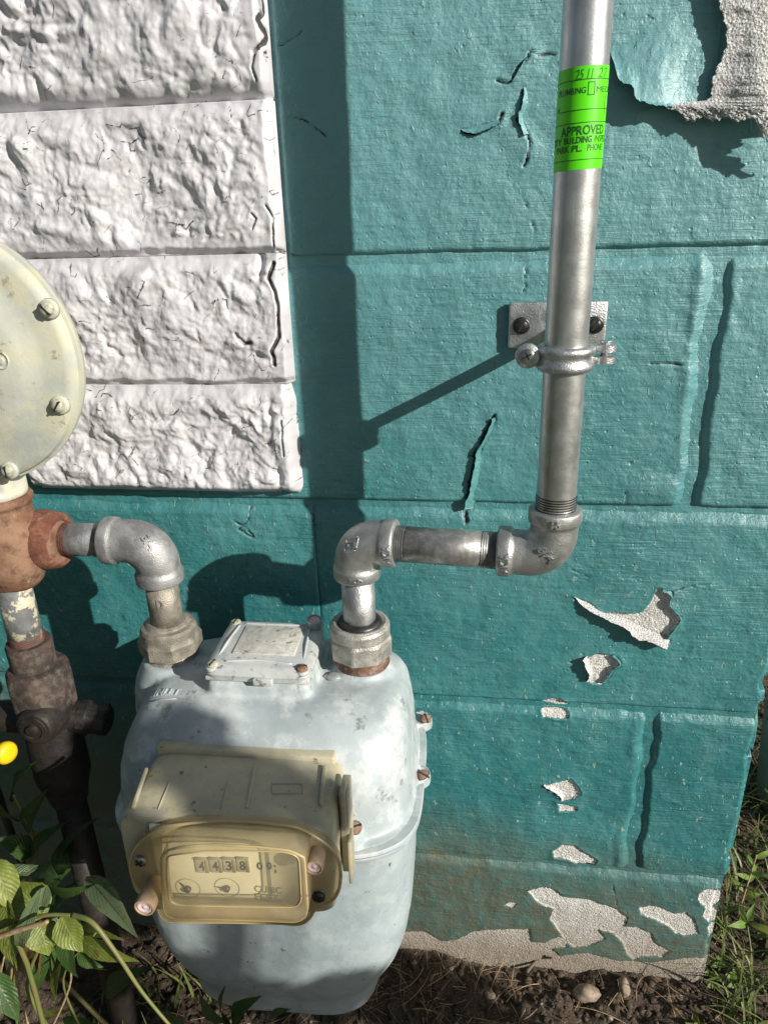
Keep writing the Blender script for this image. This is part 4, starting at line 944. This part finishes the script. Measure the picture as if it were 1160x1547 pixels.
def polar(poly, n=160):
    t = np.arange(n)*2*math.pi/n; out = []
    for a_ in t:
        d = np.array([math.cos(a_), math.sin(a_)]); best = 0
        for i in range(len(poly)):
            p = poly[i]-cen; q_ = poly[(i+1) % len(poly)]-cen; e = q_-p; den = d[0]*e[1]-d[1]*e[0]
            if abs(den) < 1e-12: continue
            r = (p[0]*e[1]-p[1]*e[0])/den; u_ = (p[0]*d[1]-p[1]*d[0])/den
            if r > 0 and -1e-6 <= u_ <= 1+1e-6: best = max(best, r)
        out.append(best)
    r = np.array(out)
    for _ in range(2): r = (np.roll(r, 1)+2*r+np.roll(r, -1))/4
    return r, t
def prg(r, t, s, off=0.0): return np.stack([cen[0]+(r+off)*np.cos(t), np.full(len(t), -s), cen[1]+(r+off)*np.sin(t)], -1)
ro, t = polar(OUT); rd, _ = polar(DOM); rw, _ = polar(WIN); rd = np.minimum(rd, ro-.0005); rw = np.minimum(rw, rd-.0022)
rings = [prg(ro, t, .2438), prg(ro, t, .2495, .0004), prg(ro, t, .2508), prg(ro, t, .2512, -.0015), prg(rd, t, .2512, .0010), prg(rd, t, .2540, .0002), prg(rd, t, .2655), prg(rd, t, .2674, -.0004), prg(rd, t, .2682, -.0016), prg(rw, t, .2684), prg(rw, t, .2676, -.0006)]
V = np.concatenate(rings); F = [tuple(f) for f in grid_faces(len(rings), len(t), True)]
cv = obj('index_cover', V, F, MT['amber'], gm)
rim = M('amber_edge', .25, 0, (.50, .39, .20)).m
for rr_, s_, w_ in ((ro, .2500, .0011), (rd-.0008, .2672, .0008), (rw+.0004, .2682, .0005)):
    L_ = prg(rr_, t, s_); L_ = np.concatenate([L_, L_[:2]]); V, F = sweep(L_, w_, 8, caps=False); obj('cover_edge', V, F, rim, cv)
r_ = prg(rw, t, .2678, -.0004); V = np.concatenate([r_, [[cen[0], -.2678, cen[1]]]]); n = len(t)
obj('cover_window', V, [(i, (i+1) % n, n) for i in range(n)], MT['window'], cv)
# dial plate behind the window
S0 = .2470
pl = pxpoly([(236,1255),(440,1258),(448,1384),(240,1380)], S0)
x0, x1, z0, z1 = pl[:, 0].min()+.002, pl[:, 0].max()-.001, pl[:, 1].min()+.003, pl[:, 1].max()-.003
V, F = rbox(((x0+x1)/2, -(S0-.001), (z0+z1)/2), (x1-x0, .0020, z1-z0), .0004, 2); dp = obj('dial_plate', V, F, MT['dial'], gm)
def flatpx(x, y, s=S0+.0004): return P(x, y, s)
mm = lambda px_: px_/2.45/1000
def printed(t_, x, y, w, h, mat, bold=.01, s=S0+.0004, parent=dp, ex=.0001):
    p = P(x, y, s); p2 = P(x, y-h, s); return raised(t_, p, (1, 0, 0), (0, 0, 1), (p2-p)[2], P(x+w, y, s)[0]-p[0], mat, parent, ex, bold)
for i, d_ in enumerate('4438'):
    xx = 290+20.3*i; p = P(xx, 1316, S0+.0003); q = P(xx+15.5, 1297, S0+.0003)
    V, F = rbox(((p[0]+q[0])/2, -(S0+.0006), (p[2]+q[2])/2), (q[0]-p[0], .0012, q[2]-p[2]), .0003, 2); dr = obj('number_drum', V, F, MT['drum'], dp)
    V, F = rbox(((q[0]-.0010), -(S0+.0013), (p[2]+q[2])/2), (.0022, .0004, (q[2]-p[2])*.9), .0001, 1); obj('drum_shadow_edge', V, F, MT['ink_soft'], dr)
    printed(d_, xx+3.2, 1314.5, 8.5, 13.5, MT['ink'], .02, S0+.0013, dr)
    V, F = rbox(((p[0]+q[0])/2, -(S0+.0010), q[2]+.0004), (q[0]-p[0], .0020, .0008), .0002, 1); obj('drum_frame', V, F, MT['ink_soft'], dr)
printed('0', 380, 1314, 8, 10.5, MT['ink'], .015); printed('0', 394, 1314, 8, 10.5, MT['ink'], .015); printed(';', 405.5, 1318, 3, 10, MT['ink'], .01)
printed('CUBIC', 377, 1348, 40, 9.5, MT['ink_soft'], .01); printed('FEET', 378, 1360, 36, 9.5, MT['ink_soft'], .01)
for k, (cx_, cy_, an, w_) in enumerate(((277, 1341, 2.2, 'TEST'), (335, 1341, 3.0, 'TEST'))):
    c = P(cx_, cy_, S0+.0003); th = np.linspace(0, 2*math.pi, 41)
    V = np.concatenate([np.stack([c[0]+r*np.cos(th), np.full(41, c[1]), c[2]+r*np.sin(th)], -1) for r in (.0082, .0087)]); ring_ = obj('dial_ring', V, grid_faces(2, 41), MT['ink_soft'], dp, smooth=False)
    d = np.array([math.cos(an), 0, math.sin(an)]); e = np.array([-d[2], 0, d[0]])
    V = [c+np.array([0, -.0008, 0])+v_ for v_ in (d*.0075, e*.0012-d*.002, -e*.0012-d*.002)]; V = V+[v_+np.array([0, -.0004, 0]) for v_ in V]
    obj('pointer', V, [(0, 1, 2), (3, 5, 4), (0, 3, 4, 1), (1, 4, 5, 2), (2, 5, 3, 0)], MT['ink'], ring_, smooth=False)
    V, F = lathe(c, (0, -1, 0), [(0, .0024), (.0022, .0022), (.0026, .0012)], 16); obj('pointer_hub', V, F, MT['screw_dark'], ring_)
screw(gm, P(205, 1298, .2512), (0, -1, 0), .0046, .0026, MT['screw'], 'cross', .6)
screw(gm, P(472, 1356, .2512), (0, -1, 0), .0044, .0026, MT['screw_dark'], 'cross', .3)
for (tx, ty, sT, mt) in ((209, 1371, .272, 'amber'), (462, 1314, .264, 'amber')):
    e = P(tx, ty, sT); kk = .94 if tx < 300 else .80; b_ = e+np.array([.0, .0205, .0])
    V, F = lathe(b_, (e-b_), [(a, b*kk) for a, b in [(0, .0066), (.008, .0066), (.0095, .0070), (.0185, .0074), (.0203, .0070), (.0205, .0060), (.0190, .0056)]], 36); sp = obj('seal_plug', V, F, MT['seal'], gm, sharp=40)
    V, F = lathe(e+np.array([0, .0018, 0]), (0, -1, 0), [(a, b*kk*.88) for a, b in [(0, .0063), (.001, .0062), (.0011, .0046), (.0006, .0042), (.0006, .0018), (.0012, .0012)]], 30); obj('seal_face', V, F, MT['seal_pink'], sp)
gm.rotation_euler = (0, R(0.6), R(1.5))

# ------------------------------------------------------------------ regulator on the left
RC = P(-84, 549, .138)
rg = thing('gas_regulator', (RC[0], RC[1], RC[2]-.1), 'cream disc shaped gas regulator on a rusty orange body cut by the left edge', 'regulator')
RX, RZ = RC[0], RC[2]; RR = .0862
V, F = lathe((RX, -.100, RZ), (0, -1, 0), [(-.02, .050), (0, .060), (.012, RR-.002), (.0135, RR), (.0185, RR+.0012), (.0190, RR-.0006)], 120); obj('rear_cover', V, F, MT['cream'], rg, sharp=40)
V, F = lathe((RX, -.119, RZ), (0, -1, 0), [(0, RR), (.0005, RR+.0018), (.0040, RR+.0022), (.0046, RR-.0002), (.0052, RR+.0004), (.0085, RR-.0006), (.0105, RR-.0032), (.0112, RR-.006), (.0118, .0685), (.0128, .063), (.0165, .0545), (.0185, .049), (.0190, .037), (.0186, .015), (.0186, .0001)], 140); fc = obj('front_cover', V, F, MT['cream'], rg, sharp=30)
for k, (px, py) in enumerate(((71, 467), (88, 613), (12, 712))):
    p = P(px, py, .133)
    V, F = lathe((p[0], -.1292, p[2]), (0, -1, 0), [(0, .0068), (.0030, .0062), (.0034, .0050)], 26); obj('screw_boss', V, F, MT['cream'], fc)
    screw(rg, (p[0], -.1320, p[2]), (0, -1, 0), .0046, .0040, MT['screw_cream'], 'slot', (2.3, .9, 1.6)[k])
q = P(-1, 545, .139)
V, F = lathe((q[0], -.1370, q[2]), (0, -1, 0), [(0, .0062), (.0012, .006), (.0013, .0052), (.0009, .005), (.0009, .003), (.0014, .0026), (.0014, .001)], 30); obj('cast_medallion', V, F, MT['cream'], fc)
XP, SP = P(25, 905, .114)[0], .114
ac = Acc(); zf = P(30, 742, .105)[2]
ac.add(*rbox((XP+.001, -.108, zf+.014), (.040, .030, .034), .006)); ac.add(*lathe((XP, -SP+.006, zf-.004), (0, 0, 1), [(0, .0215), (.004, .0235), (.007, .0230), (.010, .020), (.022, .018)], 40))
V, F = ac.get(); V, F = remeshed('n', V, F, .0013, 6, .5); obj('neck', V, F, MT['cream'], rg)
ac = Acc()
ac.add(*lathe((XP, -SP+.006, .534), (0, 0, 1), [(0, .0160), (.004, .0205), (.012, .0235), (.018, .0262), (.036, .0268), (.050, .0262), (.052, .0240), (zf-.534-.010, .0232), (zf-.534-.008, .0258), (zf-.534-.003, .0258), (zf-.534-.001, .0205)], 48))
ac.add(*lathe((XP, -.100, ZL), (1, 0, 0), [(0, .024), (.022, .0200), (.040, .0170)], 40)); ac.add(*lathe((XP, -.100, ZL), (-1, -.2, 0), [(0, .026), (.04, .024)], 40))
V, F = ac.get(); V, F = remeshed('b', V, F, .0013, 8, .5); V = V+np.stack([.0004*fbm(N1, V[:, 0]*150, V[:, 1]*150, V[:, 2]*150, o=3)]*3, -1); obj('body', V, F, MT['rust'], rg)
xe = P(114, 815, .080)[0]
V, F = lathe((xe, -SL-.002, ZL), (-1, 0, 0), [(.004, .0138), (.0003, .0165), (.0003, .0200), (.0025, .0222), (.0185, .0245), (.021, .0240), (.0225, .0225), (.0225, .018)], 56); obj('outlet_collar', V, F, MT['rust_red'], rg, sharp=40)

# ------------------------------------------------------------------ service riser, lower left
sr = thing('service_riser', (XP, -SP, 0), 'grey and rusty iron supply pipe with union and shutoff valve below the regulator', 'pipe')
zt = .545; zA = P(30, 968, SP)[2]; zB = P(35, 1003, SP)[2]; zC = P(40, 1062, SP)[2]; zD = P(40, 1130, SP)[2]
V, F = lathe((XP, -SP, zA-.01), (0, 0, 1), [(0, PR), (zt-zA+.01, PR)], 48); vp = obj('upper_pipe', V, F, MT['flaky_pipe'], sr)
V, F = threads((XP, -SP, zA), (0, 0, 1), .008, PR+.0002, 5); obj('pipe_thread', V, F, MT['rust_red'], vp)
V, F = lathe((XP+.001, -SP, zB-.012), (0, 0, 1), [(0, .0200), (.010, .0196), (.011, .0180), (.016, .0178), (zA-zB+.010, .0182), (zA-zB+.0125, .0172), (zA-zB+.0125, .0135)], 48); obj('coupling', V, F, MT['rust_dark'], sr, sharp=40)
V, F = nut((XP+.003, -SP, zC-.002), [(0, .0225), (.002, .0252, .6), (.004, .0262, 1), (zB-zC-.006, .0266, 1), (zB-zC-.002, .0250, .3), (zB-zC+.001, .0225, 0), (zB-zC+.002, .020, 0)], 8, .5); obj('union', V, F, MT['rust_dark'], sr, sharp=30)
ac = Acc(); ac.add(*lathe((XP+.003, -SP, zD-.055), (0, 0, 1), [(0, .016), (.012, .018), (.030, .0235), (.055, .0235), (zC-zD+.055, .0215)], 40))
vc = P(50, 1103, SP+.03); ac.add(*lathe((vc[0], -SP, vc[2]), (0, -1, 0), [(0, .020), (.026, .0165), (.030, .0150)], 36))
ac.add(*lathe((XP, -SP, vc[2]-.01), (-1, -.1, .0), [(0, .015), (.05, .013)], 36))
V, F = ac.get(); V, F = remeshed('v', V, F, .0015, 5, .5); obj('valve_body', V, F, MT['iron'], sr)
V, F = lathe((vc[0], -SP-.029, vc[2]), (0, -1, 0), [(0, .0125), (.002, .0120), (.0022, .0085), (.0012, .008), (.0012, .0052), (.0042, .0048), (.0046, .003)], 32); obj('valve_stem', V, F, MT['iron'], sr, sharp=40)
V, F = lathe((XP+.018, -SP+.004, vc[2]-.012), (1, .1, -.12), [(0, .014), (.010, .0135), (.011, .0150, .8), (.018, .0155, 1), (.019, .0130), (.026, .0125), (.027, .0140, 1), (.034, .0140, 1), (.036, .010)], 64, 6); obj('valve_plug', V, F, MT['iron'], sr, sharp=30)
V, F = lathe((XP+.003, -SP, -.02), (0, 0, 1), [(0, .0135), (zD-.03, .0135)], 32); obj('lower_pipe', V, F, MT['iron'], sr)
yk = P(33, 1135, .165); V, F = lathe(yk-np.array([.024, 0, 0]), (1, -.35, .12), [(0, .0042), (.010, .0044), (.0105, .0075), (.013, .0088), (.0165, .0088), (.0190, .0072), (.0195, .004), (.0195, .0001)], 40); ycap = obj('yellow_cap', V, F, MT['yellow'], None); ycap['label'] = 'small bright yellow plastic cap at the left edge beside the dark valve'; ycap['category'] = 'cap'
V, F = sweep(spline([yk-np.array([.022, 0, 0]), yk+np.array([-.06, .03, -.06]), yk+np.array([-.10, .08, -.30]), yk+np.array([-.10, .08, -.46])], 20), .0035, 10); obj('marker_rod', V, F, MT['iron'], ycap)

# ------------------------------------------------------------------ plants
def leaf(parent, p0, p1, w, mat, bend=.15, roll=0.0, seed=0, n=16, m=9, cup=.25, label=None, toothed=0.0):
    p0 = np.asarray(p0, float); p1 = np.asarray(p1, float); d = p1-p0; L = np.linalg.norm(d); d /= L
    up = np.array([0, -.75, .75]); s = np.cross(d, up); s /= np.linalg.norm(s); nrm = np.cross(s, d)
    s, nrm = s*math.cos(roll)+nrm*math.sin(roll), nrm*math.cos(roll)-s*math.sin(roll)
    t = np.linspace(0, 1, n)[:, None]; a_ = np.linspace(-1, 1, m)[None, :]
    w = w*.72; prof = (np.sin(math.pi*t**.70)**1.0)*(1-.3*t)+.02
    edge = 1+.05*np.sin(t*40+seed)*toothed+.05*N1(t*6+seed, seed*1.7)
    hh = cup*w*np.abs(a_)**1.4*prof*.8+.10*w*N2(t*5+seed, a_*2.5)+bend*L*(np.sin(math.pi*t)*.8)*np.ones_like(a_)+.008*w*np.sin(t*46)*np.abs(a_)
    V = p0+d*(t*L)[..., None]+s*(a_*prof*w*edge)[..., None]+nrm*hh[..., None]
    along = (t*np.ones_like(a_)).ravel(); across = (a_*np.ones_like(t)).ravel()
    o = obj('leaf', V.reshape(-1, 3), grid_faces(n, m), mat, parent, attrs=dict(along=along, across=across))
    if label: o['label'] = label
    return o
def stem(parent, pts, r, mat=None, name='stem'):
    q = spline(pts, 5*len(pts)); V, F = sweep(q, np.linspace(r, r*.55, len(q)), 8); return obj(name, V, F, mat or MT['stem'], parent)
def plant(name, root, label, cat): 
    return thing(name, root, label, cat)
K = P
p1 = plant('broadleaf_weed', (-.33, -.22, 0), 'leafy green weed with broad veined leaves in sun at the lower left corner', 'plant')
S_ = .235
stem(p1, [(-.36, -.23, 0), K(40, 1455, .24), K(-5, 1412, .25), K(60, 1385, .25), K(110, 1383, .25)], .0022)
stem(p1, [K(110, 1383, .25), K(140, 1395, .255), K(175, 1440, .26), K(215, 1500, .265), K(265, 1560, .27)], .0020)
stem(p1, [(-.33, -.21, 0), K(58, 1530, .22), K(45, 1470, .23), K(80, 1395, .24)], .0024)
stem(p1, [K(-20, 1422, .26), K(30, 1405, .262), K(72, 1393, .264)], .0024, MT['straw'])
for a_, b_, w, mt, sd, sb, st_ in (
    ((131, 1325), (209, 1419), .0135, 'leaf_grey', 1, .20, .235), ((70, 1385), (18, 1335), .020, 'leaf', 2, .24, .225), ((92, 1385), (128, 1440), .017, 'leaf', 3, .24, .25),
    ((60, 1392), (74, 1445), .018, 'leaf', 4, .24, .25), ((10, 1360), (26, 1468), .020, 'leaf', 5, .24, .265), ((-10, 1335), (62, 1308), .012, 'leaf_dark', 6, .22, .20),
    ((62, 1312), (92, 1332), .010, 'leaf_dark', 7, .20, .22), ((85, 1330), (100, 1262), .012, 'leaf_dark', 8, .16, .12), ((100, 1400), (118, 1478), .011, 'leaf_dark', 9, .24, .24),
    ((-15, 1300), (30, 1380), .018, 'leaf', 10, .23, .24), ((118, 1440), (156, 1462), .010, 'leaf_dark', 11, .22, .22), ((70, 1340), (64, 1380), .010, 'leaf_grey', 12, .23, .24),
    ((-10, 1470), (30, 1545), .014, 'leaf_dark', 13, .25, .26), ((-30, 1540), (35, 1560), .014, 'leaf_light', 14, .29, .30), ((75, 1385), (120, 1330), .012, 'leaf_dark', 15, .22, .17)):
    leaf(p1, K(*a_, sb), K(*b_, st_), w, MT[mt], bend=.08+.10*((sd*37) % 5)/5, roll=.5*math.sin(sd*2.1), seed=sd, toothed=.6)
lg = np.random.default_rng(21)
for i in range(16):
    sx, sy = lg.uniform(-20, 120), lg.uniform(1330, 1540); an = lg.uniform(-.6, 2.6); L_ = lg.uniform(50, 105); s0 = lg.uniform(.17, .25)
    leaf(p1, K(sx, sy, s0), K(sx+L_*math.cos(an), sy+L_*math.sin(an), s0+lg.uniform(-.03, .03)), lg.uniform(.006, .012), MT[('leaf', 'leaf_dark', 'leaf_dark', 'leaf_grey', 'leaf_dead')[i % 5]], bend=lg.uniform(.05, .25), roll=lg.normal()*.8, seed=i+100, toothed=.5)
for i in range(7):
    sx = lg.uniform(0, 110); stem(p1, [K(sx+lg.uniform(-30, 30), 1560, .2), K(sx+lg.uniform(-20, 20), 1480, .22), K(sx+lg.uniform(-30, 40), 1410, .23)], .0011, MT[('straw', 'stem')[i % 2]])
p2 = plant('shaded_weed', (-.37, -.16, 0), 'dark green weed in deep shade against the wall left of the meter', 'plant')
stem(p2, [(-.36, -.13, 0), K(30, 1400, .12), K(55, 1290, .13), K(20, 1200, .14)], .0025)
for a_, b_, w, sd in (((30, 1240), (-20, 1180), .018, 1), ((40, 1255), (75, 1190), .013, 2), ((50, 1290), (-5, 1265), .016, 3), ((45, 1300), (105, 1240), .012, 4), ((95, 1300), (150, 1235), .009, 5), ((30, 1340), (-20, 1290), .018, 6), ((50, 1350), (110, 1310), .014, 7), ((20, 1210), (55, 1150), .012, 8), ((160, 1500), (230, 1460), .016, 9), ((90, 1480), (60, 1420), .014, 10)):
    leaf(p2, K(*a_, .13), K(*b_, .14), w, MT['leaf_dark'], bend=.12, roll=.6*math.sin(sd*1.7), seed=sd+20, toothed=.6)
p3 = plant('shaded_seedling', (-.19, -.22, 0), 'dark leafy seedling in shadow under the meter near the bottom edge', 'plant')
for a_, b_, w, sd in (((345, 1545), (300, 1500), .012, 1), ((350, 1550), (395, 1505), .013, 2), ((350, 1550), (340, 1490), .011, 3), ((400, 1560), (440, 1525), .010, 4), ((280, 1560), (250, 1520), .010, 5)):
    leaf(p3, K(*a_, .20), K(*b_, .215), w, MT['leaf_dark'], bend=.1, roll=.3*sd, seed=sd+40)
stem(p3, [(-.19, -.22, 0), K(350, 1560, .2)], .0018)
def gp_(px, py, up_=0.0, back=0.0):
    x, y, z = onground(px, py); return np.array([x, y+back, z+up_])
p4 = plant('round_leaf_seedlings', gp_(1072, 1478), 'cluster of tiny round leaved seedlings at the foot of the wall corner', 'plant')
for i, (px, py) in enumerate(((1075, 1458), (1082, 1462), (1070, 1470), (1080, 1475), (1076, 1485), (1100, 1478), (1107, 1488), (1088, 1450), (1110, 1470))):
    b_ = gp_(px+3, py+12, .002); e = gp_(px, py+10, .014); stem(p4, [b_, (b_+e)/2+.001, e], .0005)
    for k in (-1, 1): leaf(p4, e, e+np.array([k*.0085, -.003, .001*k]), .0042, MT['leaf_light'], .1, 0, i*2+k, 8, 5)
p5 = plant('upright_weed', gp_(1125, 1480), 'small weed with pale narrow leaves in the grass right of the wall corner', 'plant')
b_ = gp_(1130, 1500); tp = gp_(1118, 1440, .05); stem(p5, [b_, (b_+tp)/2+np.array([.004, 0, 0]), tp], .0011)
for i, (dx, dy, dz, w, mt) in enumerate(((-.026, -.012, .006, .0065, 'leaf_light'), (.055, -.020, -.006, .0060, 'leaf'), (.012, .016, .014, .005, 'leaf_light'), (-.008, .014, .016, .0045, 'leaf_light'), (.02, -.02, .005, .006, 'leaf'), (-.012, -.004, .02, .004, 'leaf_light'))):
    leaf(p5, tp, tp+np.array([dx, dy, dz]), w, MT[mt], .12, .2*i, i+60, 12, 7)
p6 = plant('curly_seedling', gp_(1055, 1545), 'crinkled green seedling on bare soil at the bottom right', 'plant')
b_ = gp_(1055, 1552)
for i, (dx, dy, dz, w) in enumerate(((-.016, -.004, .012, .0075), (.014, -.006, .008, .0078), (-.002, .012, .014, .0065), (.004, -.016, .004, .006))):
    leaf(p6, b_, b_+np.array([dx, dy, dz]), w, MT['leaf'], .2, .3*i, i+70, 14, 9, .4, toothed=1)
p7 = plant('corner_weed', gp_(1125, 1330), 'branching pale weed in the sun lit grass beyond the wall corner', 'plant')
b_ = gp_(1115, 1380); tp = gp_(1128, 1360, .075); stem(p7, [b_, (b_+tp)/2, tp], .0014, MT['straw'])
for i in range(9):
    an = i*2.4; q = b_+(tp-b_)*(.3+.08*i); leaf(p7, q, q+np.array([.022*math.cos(an), .022*math.sin(an), .010]), .005, MT['leaf_light'], .15, 0, i+80, 9, 5)
x, y, z = onground(1165, 1290)
V, F = lathe((onground(1150, 1243)[0]+.062, onground(1150, 1243)[1]+.03, 0), (0, 0, 1), [(0, .052), (.02, .060), (.16, .070), (.22, .068), (.30, .050), (.34, .020), (.345, .0)][:-1], 48); tub = obj('round_container', V, F, MT['pale_tub']); tub['label'] = 'pale green rounded container standing in shade beyond the wall corner at right'; tub['category'] = 'container'

# ------------------------------------------------------------------ added shrub, unseen at right, leaves set along sun rays to cast soft shade
sh = thing('added_shade_shrub', (1.25, -1.05, 0), 'leafy shrub added unseen right of the camera to shade the meter', 'shrub')
sg = np.random.default_rng(11); SU, SV2, _ = frame(SUN); ac = Acc(); tw = Acc(); SL_ = float(np.linalg.norm([1.6, -1.0, .85]))
hub = np.array([1.25, -1.05, .45])
def spray(px, py, s, r, n, size=.017):
    T = P(px, py, s); k = .62+.12*sg.random(); c = T+SUN*SL_*k
    for _ in range(n):
        a_ = sg.random()*6.283; q = r*math.sqrt(sg.random()); p = c+SU*q*math.cos(a_)+SV2*q*math.sin(a_)+SUN*sg.normal()*.03
        d = sg.normal(size=3); d -= SUN*(d@SUN)*.8; d /= np.linalg.norm(d); e = np.cross(d, SUN+.4*sg.normal(size=3)); e /= np.linalg.norm(e)
        L = size*(.8+.6*sg.random()); w = L*.45; m_ = np.cross(d, e)*L*.12
        ac.add([p-d*L, p-d*L*.3+e*w+m_, p+d*L*.4+e*w*.8+m_, p+d*L, p+d*L*.4-e*w*.8+m_, p-d*L*.3-e*w+m_, p], [(0, 1, 6), (1, 2, 6), (2, 3, 6), (3, 4, 6), (4, 5, 6), (5, 0, 6)])
    V, F = sweep(spline([hub, (hub+c)/2+np.array([.04, -.05, .06]), c-SUN*.02+SU*r*.5], 12), np.linspace(.006, .0015, 12), 6); tw.add(V, F)
for a_ in ((222, 1112, .15, .020, 16), (268, 1120, .16, .012, 8), (205, 1160, .15, .018, 12), (300, 1188, .21, .018, 12), (340, 1200, .22, .014, 9), (440, 1195, .21, .016, 10), (478, 1215, .2, .012, 8), (350, 1150, .19, .010, 5),
           (470, 1385, .25, .011, 7), (492, 1345, .25, .009, 6), (498, 1250, .23, .012, 7), (400, 1502, .17, .026, 20), (455, 1496, .17, .026, 20), (510, 1488, .16, .026, 20), (560, 1478, .13, .026, 20), (340, 1505, .17, .026, 18),
           (610, 1492, .04, .028, 22), (655, 1492, .035, .026, 20), (695, 1505, .03, .022, 16), (640, 1535, .08, .030, 24), (700, 1545, .07, .025, 18), (570, 1530, .10, .030, 24), (500, 1540, .12, .03, 20),
           (250, 1500, .18, .040, 36), (200, 1540, .20, .035, 26), (310, 1540, .2, .035, 26), (150, 1500, .16, .03, 20), (30, 1250, .2, .03, 20), (60, 1215, .2, .025, 16)):
    spray(*a_)
V, F = ac.get(); obj('foliage', V, F, MT['leaf_dark'], sh, attrs=dict(along=np.full(len(V), .5), across=np.full(len(V), .5)))
for k, (dx, dy) in enumerate(((0, 0), (.05, -.04), (-.04, -.06))): V, F = sweep(spline([(1.25+dx, -1.05+dy, -.02), (1.27+dx*.4, -1.07, .25), hub], 10), np.linspace(.014, .008, 10), 8); tw.add(V, F)
V, F = tw.get(); obj('branches', V, F, MT['bark'], sh)

# added bush, unseen at left: blocks sky light to darken the lower left corner
lb = thing('added_shade_bush', (-.85, -.35, 0), 'dense bush added unseen left of the regulator to block sky light', 'shrub')
bg_ = np.random.default_rng(5); ac = Acc(); tw = Acc()
for i in range(1500):
    c = np.array([bg_.uniform(-1.15, -.56), bg_.uniform(-.95, -.04), bg_.uniform(.02, .74)])
    if c[0] > -.56-.10*abs(c[1]) : c[0] -= .1
    d = bg_.normal(size=3); d /= np.linalg.norm(d); e = np.cross(d, bg_.normal(size=3)); e /= np.linalg.norm(e); L = bg_.uniform(.02, .04); w = L*.42
    ac.add([c-d*L, c-d*L*.3+e*w, c+d*L*.4+e*w*.8, c+d*L, c+d*L*.4-e*w*.8, c-d*L*.3-e*w, c+np.cross(d, e)*L*.1], [(0, 1, 6), (1, 2, 6), (2, 3, 6), (3, 4, 6), (4, 5, 6), (5, 0, 6)])
for i in range(14):
    a_ = bg_.uniform(0, 6.28); q = np.array([-.85, -.35, -.02]); e = q+np.array([.24*math.cos(a_), .3*math.sin(a_), bg_.uniform(.4, .7)])
    V, F = sweep(spline([q, (q+e)/2+np.array([0, 0, .08]), e], 10), np.linspace(.010, .002, 10), 7); tw.add(V, F)
V, F = ac.get(); obj('foliage', V, F, MT['leaf_dark'], lb, attrs=dict(along=np.full(len(V), .5), across=np.full(len(V), .5)))
V, F = tw.get(); obj('branches', V, F, MT['bark'], lb)
